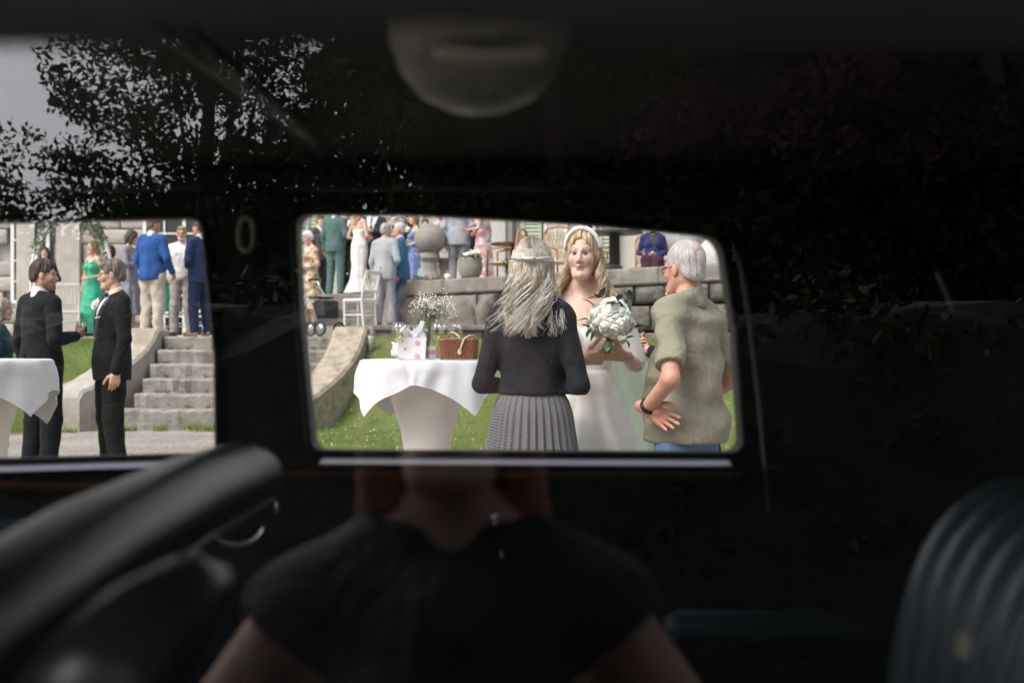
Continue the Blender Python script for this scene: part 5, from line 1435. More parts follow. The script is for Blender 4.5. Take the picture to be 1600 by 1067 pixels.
cd = at(993, 358, 18.2); b_ = empty('table_bowl', (cd.x, 18.2, at(960, 362, 18.2).z)); tag(b_, 'small dark bowl of flowers standing on the cafe table', 'bowl')
MB().lathe([(0, 0), (.09, 0), (.13, .07), (.12, .07), (.08, .015), (0, .015)], (0, 0, 0), 18).build('bowl_body', M_DWOOD, b_, True)
lf = MB(); r_ = random.Random(3)
for k in range(26): leaf_shape(lf, (r_.uniform(-.06, .06), r_.uniform(-.06, .06), .05), (r_.uniform(-1, 1), r_.uniform(-1, 1), 1), .10, .02)
lf.build('foliage', M_GREEN, b_)
# rattan chairs
M_RATT = mat('orange rattan', (.42, .17, .055), .5, var=.25, vscale=30)
M_RATTL = mat('woven cane', (.48, .33, .19), .6, var=.3, vscale=40)
def rattan_chair(px, Y, rz, label, zb=2.1):
    p = at(px, 0, Y); t = empty('rattan_chair', (p.x, Y, zb), rz); tag(t, label, 'chair', 'rattan armchairs on the terrace')
    MB().box((0, 0, .42), (.50, .48, .05), bev=.02).build('seat', M_RATTL, t)
    for sx in (-1, 1):
        MB().tube([(sx*.25, -.24, 0), (sx*.26, -.24, .64), (sx*.27, -.10, .67), (sx*.27, .20, .66)], .018, 8).build('leg', M_RATT, t, True)
        MB().tube([(sx*.24, .24, 0), (sx*.26, .24, .45), (sx*.25, .30, .9)], .018, 8).build('leg', M_RATT, t, True)
    MB().tube([(-.25, .30, .88), (-.2, .31, .96), (0, .32, .99), (.2, .31, .96), (.25, .30, .88)], .020, 8).build('top_rail', M_RATT, t, True)
    for s_ in (-1, 1):
        for k in range(9): 
            x = -.24+.06*k
            MB().tube([(x, .25, .46), (x+s_*.10 if abs(x+s_*.10) < .25 else x, .295, .90)], .007, 5).build('cane', M_RATTL, t)
    for k in range(6): MB().tube([(-.25, .255+.008*k, .50+.07*k), (.25, .255+.008*k, .50+.07*k)], .007, 5).build('cane', M_RATTL, t)
    return t
rattan_chair(790, 19.3, -1.9, 'rattan armchair left of the blonde woman with an orange frame')
rattan_chair(884, 19.0, 2.7, 'rattan armchair behind the bride on the left side of her face')
rattan_chair(938, 19.3, 1.9, 'rattan armchair between the bride and the black cafe table')
rattan_chair(1098, 19.6, -1.2, 'rattan armchair at the right behind the flower tub')
gc = at(1020, 0, 20.0); gch = rattan_chair(1022, 20.15, .2, 'rattan armchair under the seated woman in the navy cardigan')
rc_bush = empty('potted_shrub', (at(800, 0, 18.9).x, 18.9, 2.25)); tag(rc_bush, 'small leafy green plant beside the orange rattan armchair', 'plant')
lf = MB(); r_ = random.Random(9)
for k in range(80): leaf_shape(lf, (r_.uniform(-.12, .12), r_.uniform(-.1, .1), r_.uniform(0, .3)), (r_.uniform(-1, 1), r_.uniform(-1, 1), r_.uniform(0, 1)), r_.uniform(.06, .12), .025)
tag(lf.build('leaf', mat('fresh green leaves', (.06, .13, .03), .5, var=.3), rc_bush), kind='stuff')

# white flower arch at the left
AR = empty('wedding_arch', (at(112, 0, 19.6).x, 19.6, 1.28), .5); tag(AR, 'white metal wedding arch with leafy white rose garlands on the left terrace', 'arch')
def hoop(y):
    return [(-.62, y, 0), (-.62, y, .9)]+[(-.62*math.cos(a), y, .9+1.18*math.sin(a)**.85 if math.sin(a) > 0 else .9) for a in np.linspace(.05, PI-.05, 18)]+[(.62, y, .9), (.62, y, 0)]
for y in (-.28, .28): MB().tube(hoop(y), .028, 8).build('hoop', M_WHITEM, AR, True)
for z in (.25, .7, 1.15, 1.5):
    for sx in (-1, 1):
        w_ = .62 if z < .9 else .62*math.sqrt(max(0, 1-((z-.9)/1.18)**2.3)); MB().tube([(sx*w_, -.28, z), (sx*w_, .28, z)], .014, 6).build('rung', M_WHITEM, AR)
for y, a0, a1, nm in ((-.28, .35, 1.25, 0), (.28, 1.8, 2.9, 1), (-.28, 1.9, 2.5, 2), (.28, .5, 1.3, 3)):
    lf = MB(); r_ = random.Random(30+nm)
    for k in range(260):
        a = r_.uniform(a0, a1); c_ = (-.62*math.cos(a)+r_.gauss(0, .03), y+r_.gauss(0, .05), .9+1.18*math.sin(a)**.85+r_.gauss(0, .03)); leaf_shape(lf, c_, (r_.gauss(0, 1), r_.gauss(0, 1), r_.gauss(0, 1)), r_.uniform(.05, .11), .018)
    g = tag(lf.build('garland', mat('garland leaves', (.15, .19, .09), .6, var=.35, vscale=12), AR), kind='stuff')
    for k in range(9):
        a = r_.uniform(a0, a1); rose(g, (-.62*math.cos(a), y+r_.choice((-.06, .06)), .9+1.18*math.sin(a)**.85+r_.uniform(-.03, .03)), .045, (r_.gauss(0, 1), -1, .3), k)

# tall flower stand near the door
fs_ = empty('flower_stand', (at(628, 0, 23.4).x, 23.4, 2.1)); tag(fs_, 'tall arrangement of white flowers before the door, beside the man in black', 'flowers')
MB().lathe([(0, 0), (.16, 0), (.16, .02), (.03, .06), (.03, 1.35), (.09, 1.42), (.12, 1.5), (0, 1.48)], (0, 0, 0), 16).build('stand', M_WHITEM, fs_, True)
lf = MB(); r_ = random.Random(15)
for k in range(150): leaf_shape(lf, (r_.gauss(0, .10), r_.gauss(0, .1), 1.55+r_.gauss(0, .26)), (r_.gauss(0, 1), r_.gauss(0, 1), r_.gauss(.3, 1)), r_.uniform(.08, .16), .03)
tag(lf.build('foliage', M_GREEN, fs_), kind='stuff')
for k in range(34): rose(fs_, (r_.gauss(0, .13), r_.gauss(-.08, .08), 1.6+r_.gauss(0, .26)), r_.uniform(.05, .08), (r_.gauss(0, .6), -1, r_.gauss(.3, .5)), k, 'bloom')
# white paper cone stuck in the grass
pc = at(578, 535, 16.9); mb = MB().lathe([(0, 0), (.012, 0), (.055, .24), (.062, .25), (.050, .245), (0, .05)], (0, 0, 0), 16)
o = mb.build('paper_cone', M_PAPER, None, True); o.location = (pc.x, 16.9, float(bank(pc.x, 16.9))+.02); o.rotation_euler = (0, .12, 0); tag(o, 'white paper confetti cone standing in the grass by the steps', 'paper cone')
# confetti petals lying on the treads
for seed, n_, xr, yr, zf, lab in ((1, 110, (-5.2, -2.7), None, None, 'white confetti petals fallen on the steps'),):
    mb = MB(); r_ = random.Random(seed)
    for k in range(n_):
        i = r_.randrange(6); x = r_.uniform(*xr); y = 15.4+.34*i+r_.uniform(.02, .30); s_ = r_.uniform(.008, .02); a = r_.uniform(0, 3); z = zt[i]+.006
        mb.add([(x-s_*math.cos(a), y-s_*math.sin(a), z), (x+.5*s_*math.sin(a), y-.5*s_*math.cos(a), z+.006), (x+s_*math.cos(a), y+s_*math.sin(a), z+.002), (x-.5*s_*math.sin(a), y+.5*s_*math.cos(a), z+.008)], [(0, 1, 2, 3)])
    tag(mb.build('confetti', M_PAPER), lab, 'confetti', kind='stuff')
# ------------------------------------------------------------------ the people
WHITE = (.76, .76, .75); BLACK = (.012, .012, .013)
cot = dict(cloth='cotton')
# --- bride
M_GOWN = mat('ivory satin', (.82, .81, .77), .45, var=.03, vscale=5, bump=.04, bscale=40, sheen=.15)
BX, BY = .318, 5.0
br, wq, hq = person('bride in a white off shoulder gown and veil, holding a round bouquet', (BX, BY, 0), -.14, 1.69, 'f', q=2, skin=(.66, .445, .35), seed=3, b=.94,
    L=((.235, .02, 1.14), (.185, -.20, 1.18), (-.75, -.55, .15), (-.2, .9, .5), .75), R=((-.225, .02, 1.14), (.015, -.255, 1.165), (.95, -.2, .12), (.1, .85, .55), .75),
    hair=('long', (.44, .33, .21)), head=(-.12, .02), hs=(.88, .92, .925), face=dict(lips=(.52, .245, .22), brow=(.22, .14, .09), blush=.7, smile=.4, iris=(.10, .12, .14)),
    wear=[('bare', 0), ('dress', WHITE, dict(mat=M_GOWN, hem=.03, flare=.36, top=1.335, sweet=1, n=7, famp=.030, amp=.0022, name='gown'))])
for s in (-1, 1):
    sh = np.array(shoulder('f', s, .94)); e = np.array((s*.232, .02, 1.14))
    v, f = sdf_mesh([rc(sh+(e-sh)*.20, sh+(e-sh)*.95, .062, .050, .01)], .008, [lambda X, Y, Z: -(np.sqrt((X-sh[0])**2+(Y-sh[1])**2+(Z-sh[2])**2)-.075)], folds(.004, 5+s))
    mesh_obj('off_shoulder_sleeve', wq(v), f, mat('white chiffon', (.74, .73, .71), .6, var=.04), br, True)
mb = MB()
a_ = np.linspace(-1.45, 1.45, 40); mb.tube([(.092*math.sin(a), -.012-.022*math.cos(a), .022+.112*math.cos(a)) for a in a_], [.005+.008*math.cos(a*.95)**.6 for a in a_], 8, flat=1.3)
mesh_obj('headband', hq(mb.v), mb.f, mat('pearl white satin', (.80, .79, .76), .4), br, True)
for (n_, p0, p1, ze, sd_, fr, dr) in ((560, -1.78, -.9, -.27, 41, .06, (-.06, -.025, 0)), (560, .9, 1.78, -.28, 42, .06, (.075, -.025, 0)), (240, -1.2, 1.2, -.33, 43, .0, (0, .02, 0))):
    v, f, c = locks(n_, p0, p1, ze, (.38, .28, .175), sd_, (.70, .57, .41), spread=.035, wave=.019, rad=.0028, front=fr, steps=28, droop=dr, freq=1.6, yr=(-.04, .06))
    me_o = mesh_obj('hair_lock', hq(v), f, M_HAIR, br, True, c)
# veil: soft tulle falling behind the shoulders and spreading to the right
m_, n, l, b = newmat('veil tulle'); n.remove(b); t_ = n.new('ShaderNodeBsdfTransparent'); d_ = n.new('ShaderNodeBsdfTranslucent'); d2 = n.new('ShaderNodeBsdfDiffuse'); d_.inputs[0].default_value = (.82, .86, .80, 1); d2.inputs[0].default_value = (.80, .84, .78, 1)
x1 = n.new('ShaderNodeMixShader'); x2 = n.new('ShaderNodeMixShader'); x1.inputs[0].default_value = .5; l.new(d_.outputs[0], x1.inputs[1]); l.new(d2.outputs[0], x1.inputs[2]); x2.inputs[0].default_value = .74; l.new(t_.outputs[0], x2.inputs[1]); l.new(x1.outputs[0], x2.inputs[2]); l.new(x2.outputs[0], n['Material Output'].inputs[0])
V = []; nu, nv = 60, 30
for j in range(nv+1):
    t = j/nv; z = 1.50-1.46*t
    for i in range(nu+1):
        u = i/nu-.5; w = .10+.50*t**.85; x = u*2*w+.13*t; y = .13+.10*t+.06*t*math.cos(u*5)+.022*(.3+t)*math.sin(u*34+3*t)-.30*abs(u)**1.5*t
        V.append((x, y, z))
F = [(j*(nu+1)+i, j*(nu+1)+i+1, (j+1)*(nu+1)+i+1, (j+1)*(nu+1)+i) for j in range(nv) for i in range(nu)]
mesh_obj('veil', wq(V), F, m_, br, True)
# ruched bodice pleats
mb = MB()
# --- bouquet
bq = empty('bridal_bouquet', (BX+.088, BY-.345, 1.285)); tag(bq, 'round bouquet of white roses and dark green leaves held by the bride', 'bouquet')
r_ = random.Random(77)
for k in range(44):
    g = k+.5; ph = math.acos(1-2*g/58); th = PI*(1+5**.5)*g
    d = Vector((math.cos(th)*math.sin(ph), math.sin(th)*math.sin(ph), math.cos(ph))); d.y -= .15; d.normalize()
    rose(bq, d*.076*(1+r_.uniform(-.08, .1)), r_.uniform(.036, .047), d+Vector((r_.gauss(0, .15), r_.gauss(0, .15), 0)), k)
mb = MB()
for k in range(8):
    d = Vector((r_.gauss(0, 1), r_.gauss(0, 1), r_.gauss(0, 1))).normalized()
    if d.y > .5: d.y = -d.y
    leaf_shape(mb, d*.075, d+Vector((r_.gauss(0, .5), r_.gauss(0, .3), r_.gauss(0, .5))), r_.uniform(.055, .085), r_.uniform(.012, .018))
for c_ in ((.02, -.07, .08), (.075, -.03, .085), (-.05, -.05, .09), (.05, -.09, -.075), (.09, -.06, -.03), (-.02, -.09, -.085), (-.085, -.06, -.03)):
    for q in range(3): leaf_shape(mb, c_, Vector(c_).normalized()+Vector((r_.gauss(0, .7), r_.gauss(0, .3), r_.gauss(0, .7))), r_.uniform(.035, .055), .016)
tag(mb.build('leaf', M_GREEN, bq, True), kind='stuff')
MB().ell((0, 0, 0), (.070, .070, .070), 16, 10).build('flower_core', M_PETAL, bq, True)
MB().tube([(0, .02, -.05), (-.01, .05, -.13)], [.018, .012], 10).build('stem_bundle', M_STEM, bq, True)

# --- woman with the black jacket, seen from behind
m_, n, l, b = newmat('check skirt wool'); uvn = n.new('ShaderNodeUVMap'); uvn.uv_map = 'UVMap'
ck = n.new('ShaderNodeTexChecker'); ck.inputs['Scale'].default_value = 1.0; ck.inputs['Color1'].default_value = (.014, .014, .018, 1); ck.inputs['Color2'].default_value = (.24, .235, .245, 1)
mp = n.new('ShaderNodeMapping'); mp.inputs['Scale'].default_value = (165, 165, 1); mp.inputs['Rotation'].default_value = (0, 0, .0); l.new(uvn.outputs[0], mp.inputs[0]); l.new(mp.outputs[0], ck.inputs['Vector']); l.new(ck.outputs[0], b.inputs['Base Color']); b.inputs['Roughness'].default_value = .9
M_CHECK = m_
WX, WY = .082, 4.55
wo, ww, wh = person('blonde woman seen from behind in a black jacket and checked skirt', (WX, WY, 0), 2.92, 1.605, 'f', q=2, skin=FAIR, seed=8, b=.94,
    L=((.212, .06, 1.12), (.125, -.19, 1.10), (-.7, -.6, .1), (-.2, .9, .2), .5), R=((-.214, .06, 1.12), (-.125, -.19, 1.10), (.7, -.6, .1), (.2, .9, .2), .5),
    hair=('long', (.36, .29, .21)), head=(.10, 0), wear=[('jacket', (.013, .014, .018), dict(v=0, hem=1.08, amp=.005, off=.002, flare=0))])
V = []; UV = []; nu, nv = 34*8, 16
for j in range(nv+1):
    t = j/nv; z = 1.098-.76*t; k0 = .86+.14*min(1, t/.08)
    for i in range(nu+1):
        u = i/nu; a = 2*PI*u; q = (u*34) % 1; saw = (q/.8 if q < .8 else (1-q)/.2)
        rx = .153*k0+.108*t+.022*saw*min(1, t*6+.15)*(.5+.8*t); ry = .120*k0+.105*t+.022*saw*min(1, t*6+.15)*(.5+.8*t)
        s2 = .012*t*math.sin(5*a+1)
        V.append(((rx+s2)*math.cos(a+.012*math.sin(9*a)*t), (ry+s2)*math.sin(a), z)); UV.append((u*1.5*(.8+.2*t), z))
F = [(j*(nu+1)+i, (j+1)*(nu+1)+i, (j+1)*(nu+1)+i+1, j*(nu+1)+i+1) for j in range(nv) for i in range(nu)]
sk_o = mesh_obj('pleated_skirt', ww(V), F, M_CHECK, wo, True, uv=UV)
for (n_, p0, p1, ze, sd_, sp, c1, c2, rad, wv, rs_, e0_) in ((760, -1.9, 1.9, -.30, 61, .06, (.44, .37, .285), (.82, .77, .68), 0.0028, .024, 1.08, 22.), (380, -1.5, 1.5, -.28, 62, .08, (.55, .48, .385), (.86, .82, .74), 0.0028, .030, 1.10, 14.), (160, -1.8, 1.8, -.20, 63, .06, (.55, .48, .38), (.8, .74, .66), 0.0027, .022, 1.09, 18.)):
    v, f, c = locks(n_, p0, p1, ze, c1, sd_, c2, spread=sp, wave=wv, rad=rad, steps=28, e0=e0_, rs=rs_, tip=.85, freq=1.5)
    mesh_obj('hair_lock', wh(v), f, M_HAIR, wo, True, c)
cap = MB(); r_ = random.Random(19); cols = []
for k in range(110):                         # crown hair drawn back from the forehead into the clasp
    f_ = (k+r_.uniform(-.4, .4))/109*2-1     # -1 .. 1 from temple to temple
    a = f_*1.75; pts = []; rr = []
    for t in np.linspace(0, 1, 14):
        # start on the front arc of the head, run over the skull, end in the clasp
        s0 = np.array([math.sin(a)*.9, -.55-.1*math.cos(a), max(.12, math.cos(a))+.12]); s0 /= np.linalg.norm(s0)
        s1 = np.array([f_*.14, .99, .02]); s1 /= np.linalg.norm(s1)
        mid = np.array([math.sin(a*.85)*.95, .35, max(.05, math.cos(a*.8))+.02]); mid /= np.linalg.norm(mid)
        d = s0*(1-t)**2+2*mid*t*(1-t)*1.1+s1*t*t; d /= np.linalg.norm(d)
        R = np.array([.084, .106, .106])*(1+.008*math.sin(k*1.9)+.012*math.sin(PI*t)); pts.append(tuple(d*R+np.array([0, .020, .034]))); rr.append(.0048*(1-.35*t))
    b0 = len(cap.v); cap.tube(pts, rr, 5, flat=.8)
    root = math.exp(-(f_/.42)**2)*.9
    c = (np.array((.62, .56, .48))*(1-root)+np.array((.10, .075, .052))*root)*r_.uniform(.72, 1.12); cols.append(np.tile(c, (len(cap.v)-b0, 1)))
for s in (-1, 1):
    for k in range(5):                       # twisted side strands
        pts = []
        for t in np.linspace(0, 1, 14):
            a = -.9+2.47*t; e = .030+.03*(1-t)+.0035*math.cos(7*t+k*.7)-.012*math.sin(PI*t); pts.append((s*(.096+.003*math.sin(7*t+k*.7))*math.cos(a) if t < 1 else 0, .020+.124*math.sin(a)+.003*math.sin(k+6*t), e+.0025*(k-2)))
        b0 = len(cap.v); cap.tube(pts, .0058, 5); cols.append(np.tile(np.array((.66, .60, .52))*r_.uniform(.75, 1.1), (len(cap.v)-b0, 1)))
mesh_obj('swept_back_hair', wh(cap.v), cap.f, M_HAIR, wo, True, np.concatenate(cols))
mb = MB().tube([(-.030, .152, .036), (-.012, .158, .030), (.012, .158, .030), (.030, .152, .036)], [.004, .007, .007, .004], 8); mesh_obj('hair_clasp', wh(mb.v), mb.f, mat('pale clasp', (.62, .58, .50), .3), wo, True)

# --- man in the green shirt
m_, n, l, b = newmat('green dotted shirt'); tc = n.new('ShaderNodeTexCoord'); v_ = n.new('ShaderNodeTexVoronoi'); v_.inputs['Scale'].default_value = 21; v_.inputs['Randomness'].default_value = .55; l.new(tc.outputs['Object'], v_.inputs['Vector'])
mr = n.new('ShaderNodeMath'); mr.operation = 'LESS_THAN'; mr.inputs[1].default_value = .075; l.new(v_.outputs['Distance'], mr.inputs[0])
ns_ = n.new('ShaderNodeTexNoise'); ns_.inputs['Scale'].default_value = 9; l.new(tc.outputs['Object'], ns_.inputs['Vector']); cr = n.new('ShaderNodeValToRGB'); cr.color_ramp.elements[0].color = (.225, .212, .150, 1); cr.color_ramp.elements[1].color = (.285, .268, .195, 1); l.new(ns_.outputs['Fac'], cr.inputs[0])
mx = n.new('ShaderNodeMix'); mx.data_type = 'RGBA'; l.new(mr.outputs[0], mx.inputs['Factor']); l.new(cr.outputs[0], mx.inputs[6]); mx.inputs[7].default_value = (.46, .45, .36, 1); l.new(mx.outputs[2], b.inputs['Base Color']); b.inputs['Roughness'].default_value = .85
nb = n.new('ShaderNodeTexNoise'); nb.inputs['Scale'].default_value = 14; nb.inputs['Detail'].default_value = 6; nb.inputs['Distortion'].default_value = .5; l.new(tc.outputs['Object'], nb.inputs['Vector']); bp = n.new('ShaderNodeBump'); bp.inputs['Strength'].default_value = .5; bp.inputs['Distance'].default_value = .025; l.new(nb.outputs['Fac'], bp.inputs['Height']); add_crease(n, l, b, tc, bp, .17, 8.)
M_SHIRT = m_
MX, MY = .722, 4.7
ma, mw, mh = person('grey haired man with red glasses in a short sleeved olive green shirt', (MX, MY, 0), -2.32, 1.605, 'm', q=2, skin=(.58, .30, .215), seed=4, b=.90, belly=.06,
    L=((.325, .14, 1.15), (.265, -.03, 1.015), (-.35, .80, -.45), (.9, .35, .1), .22, .6), R=((-.29, .05, 1.13), (-.22, -.14, .97), (.3, -.6, -.5), (.6, .6, 0), .4),
    hair=('crop', (.42, .39, .37), dict(grey=(.62, .60, .58))), head=(-.12, .03), face=dict(brow=(.35, .32, .3), blush=1.2),
    wear=[('shirt', (.24, .24, .16), dict(mat=M_SHIRT, hem=.86, ub=.80, off=.020, radii=(.064, .062, .06, .05), amp=.013, fk=.8, cloth='cotton', cr=.006, name='short_sleeved_shirt')), ('trousers', (.12, .19, .34), dict(cloth='cotton', name='jeans'))])
spectacles(ma, mh, mat('dark red spectacle frame', (.16, .015, .012), .3))
w1 = np.array((.265, -.03, 1.015)); e1 = np.array((.325, .14, 1.15)); ax_ = (e1-w1)/np.linalg.norm(e1-w1); c_ = w1+ax_*.02
o1 = np.cross(ax_, (0, 0, 1)); o1 /= np.linalg.norm(o1); o2 = np.cross(ax_, o1)
mb = MB()
for d_ in (-.006, .0, .006): mb.tube([tuple(c_+ax_*d_+.034*(o1*math.cos(a)+o2*math.sin(a))) for a in np.linspace(0, 2*PI, 21)[:-1]], .0048, 6, closed=True)
wa = mesh_obj('wristwatch', mw(mb.v), mb.f, M_BLACKRUBBER, ma, True)
# thinning patch of scalp at the crown
v, f = sdf_mesh([el((.012, .070, .085), (.034, .044, .0425), .01)], .004); mesh_obj('bald_patch', mh(v), f, M_SKIN, ma, True, np.tile(np.array((.50, .36, .31)), (len(v), 1)))
# --- person beyond him, mostly hidden
person('person in dark clothes hidden behind the man in the green shirt, hands clasped', (.985, 6.5, 0), -PI/2+.08, 1.60, 'f', q=1, skin=PINK, seed=5, L=((.22, .0, 1.14), (.05, -.235, 1.26), (-.6, -.6, .2), (-.2, .9, .2), .8), R=((-.22, .0, 1.14), (-.03, -.24, 1.27), (.6, -.6, .2), (.3, .9, .2), .9),
       hair=('bob', (.2, .15, .1)), wear=[('dress', (.013, .012, .014), dict(sleeve=1, upto=.9, hem=.25, flare=.20, n=9))])

# --- groomsmen at the left
TUX = (.007, .007, .0075)
g1, w1_, h1_ = person('dark haired bearded groomsman in black suit, turned away at the left', (-3.97, 9.6, 0), 2.55, 1.88, 'm', q=1, skin=(.55, .32, .23), seed=6, L='down',
    R=((-.245, .05, 1.13), (-.17, -.19, 1.16), (.1, -.85, .4), (.9, .1, .2), .8), hair=('swept', (.055, .038, .028)), head=(-.80, .02), face=dict(stubble=(.10, .07, .055), brow=(.05, .035, .03)),
    wear=[('jacket', TUX, dict(slit=1)), ('shirt', WHITE, cot), ('trousers', TUX)])
g2, w2_, h2_ = person('groomsman in black dinner suit with bow tie and white rose, facing left', (-3.45, 9.8, 0), -.98, 1.90, 'm', q=1, skin=(.60, .36, .26), seed=7, L='down',
    R='pocket', hair=('swept', (.155, .125, .098)), head=(-.30, .10), lean=(0, .02), face=dict(brow=(.14, .09, .06), smile=.5),
    wear=[('jacket', TUX, dict(lapel=cloth((.018, .018, .02), 'satin'))), ('shirt', WHITE, cot), ('bowtie', BLACK, dict(cloth='satin')), ('trousers', TUX)])
bo = bpy.data.objects.new('boutonniere', ROSES[0]); C.objects.link(bo); bo.parent = g2; bo.location = Vector(w2_([(.085, -.165, 1.40)])[0]); bo.scale = (.050,)*3; bo.rotation_euler = Vector((.2, -1, .5)).to_track_quat('Z', 'Y').to_euler()
v = w2_([(.085, -.152, 1.285), (.145, -.135, 1.292), (.145, -.136, 1.300), (.085, -.153, 1.293), (.085, -.162, 1.285), (.145, -.146, 1.292), (.145, -.147, 1.300), (.085, -.163, 1.293)])
mesh_obj('pocket_square', v, [(3, 2, 1, 0), (4, 5, 6, 7), (0, 1, 5, 4), (2, 3, 7, 6), (1, 2, 6, 5), (3, 0, 4, 7)], cloth(WHITE, 'cotton'), g2)
spectacles(g2, h2_, mat('thin metal spectacle frame', (.25, .22, .18), .3, metal=.6))
def drink(root, W, wrist, label, wine=(.45, .12, .05)):
    p = root.matrix_basis @ Vector(W([wrist])[0]); t = empty('drinking_glass', p); tag(t, label, 'glass')
    MB().lathe([(0, 0), (.030, 0), (.034, .09), (.032, .09), (.028, .006), (0, .006)], (0, 0, -.04), 18).build('tumbler', M_GLASS, t, True)
    MB().lathe([(0, 0), (.027, 0), (.030, .05), (0, .05)], (0, 0, -.033), 16).build('drink', glassmat('amber drink', 1.3, wine), t, True)
drink(g1, w1_, (-.15, -.275, 1.22), 'tumbler of amber drink held by the bearded groomsman')
person('grey haired person in a teal jacket mostly hidden behind the bearded groomsman', (-4.72, 10.5, 0), 1.9, 1.60, 'f', q=1, skin=FAIR, seed=9, hair=('bob', (.33, .26, .20)), wear=[('jacket', (.02, .06, .075), dict(v=0)), ('trousers', BLACK)])

# --- guests on the left terrace
def guest(label, px, Y, z, H, yaw, **k): return person(label, (((px-800)/FPX*Y), Y, z), yaw, H, group=None, **k)
LV = (.25, .24, .28)
guest('woman in a lilac grey dress standing behind the man in the blue jacket', 203, 18.6, 1.28, 1.74, 1.5, sex='f', L='front', R='cross', head=(.5, .2), hair=('bob', (.05, .035, .03)), wear=[('dress', LV, dict(sleeve=1, upto=.6, hem=.35, flare=.10)), ], seed=11)
guest('broad man in a bright blue jacket and beige trousers, seen from behind', 238, 17.75, 1.28, 1.86, 2.75, b=1.08, belly=.04, L='down', R=((-.28, .02, 1.13), (-.24, -.16, .94), (.1, -.5, -.8), (1, 0, 0), .4), head=(-.35, 0), skin=TAN, hair=('crop', (.16, .12, .09)), wear=[('jacket', (.025, .085, .28), dict(amp=.008, hem=.82)), ('shirt', WHITE, cot), ('trousers', (.52, .455, .375), dict(amp=.009, wide=1.12, cloth='cotton'))], seed=12)
guest('woman in a bright green dress half hidden behind the blue jacket', 258, 19.2, 1.28, 1.66, .3, sex='f', L='front', R='front', hair=('long', (.16, .10, .06)), wear=[('bare', 0), ('dress', (.02, .36, .19), dict(hem=.45, flare=.10, cloth='satin'))], seed=13)
a1, aw, ah = guest('man in white shirt and waistcoat with light grey trousers and glasses', 284, 18.7, 1.28, 1.80, .12, L='down', R='pocket', skin=PINK, hair=('short', (.30, .22, .14)), wear=[('shirt', WHITE, cot), ('vest', (.66, .65, .62), dict(cloth='cotton')), ('trousers', (.36, .335, .31), dict(cloth='cotton', amp=.008))], shoes=(.10, .035, .02), seed=14)
spectacles(a1, ah)
guest('man in a navy blue suit with tan shoes facing the man in white', 312, 18.1, 1.28, 1.84, -2.2, L='front', R='pocket', head=(.35, 0), skin=TAN, hair=('crop', (.07, .055, .05)), wear=[('jacket', (.018, .034, .095), dict(amp=.006)), ('shirt', WHITE, cot), ('trousers', (.016, .028, .075), dict(amp=.008))], shoes=(.38, .22, .12), seed=15)
guest('brunette woman in black looking out from behind the white arch', 70, 21.5, 1.28, 1.70, .2, sex='f', L='front', R='front', hair=('long', (.035, .02, .016)), wear=[('jacket', (.02, .018, .02), dict(v=1.2)), ('shirt', WHITE, cot), ('trousers', BLACK)], seed=16)
guest('woman in a long emerald dress standing beneath the flower arch', 145, 20.9, 1.28, 1.76, -.5, sex='f', L='front', R='down', hair=('long', (.25, .16, .09)), wear=[('bare', 0), ('dress', (.012, .36, .20), dict(hem=.06, flare=.14, cloth='satin', straps=1))], seed=17)
guest('woman in black standing to the right of the flower arch', 172, 21.6, 1.28, 1.74, -1.0, sex='f', L='front', R='down', hair=('bob', (.03, .02, .018)), wear=[('jacket', BLACK, dict(v=0)), ('trousers', BLACK)], seed=18)

# --- guests in the middle
FLO = None
def floral(nm, base, spots, sc_):
    m_, n, l, b = newmat(nm); tc = n.new('ShaderNodeTexCoord'); v_ = n.new('ShaderNodeTexNoise'); v_.inputs['Scale'].default_value = sc_; v_.inputs['Detail'].default_value = 1.5; l.new(tc.outputs['Object'], v_.inputs['Vector'])
    cr = n.new('ShaderNodeValToRGB'); e = cr.color_ramp.elements; e[0].position = .44; e[0].color = rgb(spots); e[1].position = .52; e[1].color = rgb(base); l.new(v_.outputs['Fac'], cr.inputs[0]); l.new(cr.outputs[0], b.inputs['Base Color']); b.inputs['Roughness'].default_value = .8
    return m_
guest('white haired old lady in a beige floral dress beside the walking frame', 484, 20.3, 1.45, 1.72, -1.0, sex='f', b=1.12, belly=.04, L='front', R='front', head=(.1, .3), hair=('old', (.72, .70, .67)), wear=[('dress', WHITE, dict(mat=floral('beige floral print', (.58, .50, .40), (.42, .24, .11), 11), sleeve=1, upto=.75, hem=.32, flare=.10))], seed=20)
guest('man in a green suit seen from behind on the upper terrace', 524, 22.4, 2.1, 1.82, 2.75, b=1.04, L='down', R='front', head=(-.5, 0), skin=TAN, hair=('crop', (.12, .08, .05)), wear=[('jacket', (.085, .150, .140), dict(amp=.006, hem=.82)), ('shirt', WHITE, cot), ('trousers', (.085, .150, .140), dict(amp=.007))], seed=21)
guest('brown haired guest in dark clothes behind the green suited man', 500, 24.2, 2.1, 1.78, .9, L='front', R='down', hair=('short', (.14, .08, .05)), wear=[('jacket', (.10, .09, .085)), ('shirt', WHITE, cot), ('trousers', (.05, .045, .045))], seed=22)
guest('man in a black suit and tie facing the green suited man', 543, 23.4, 2.1, 1.86, -.35, L='front', R='down', hair=('short', (.07, .05, .04)), wear=[('jacket', TUX), ('shirt', WHITE, cot), ('tie', (.03, .035, .05)), ('trousers', TUX)], seed=23)
guest('long haired woman in a fitted white gown seen from behind', 561, 22.0, 2.1, 1.74, 2.5, sex='f', L='front', R='front', head=(-.5, 0), hair=('long', (.42, .27, .14)), wear=[('bare', 0), ('dress', (.72, .71, .66), dict(mermaid=1, hem=.03, cloth='satin', top=1.28))], seed=24)
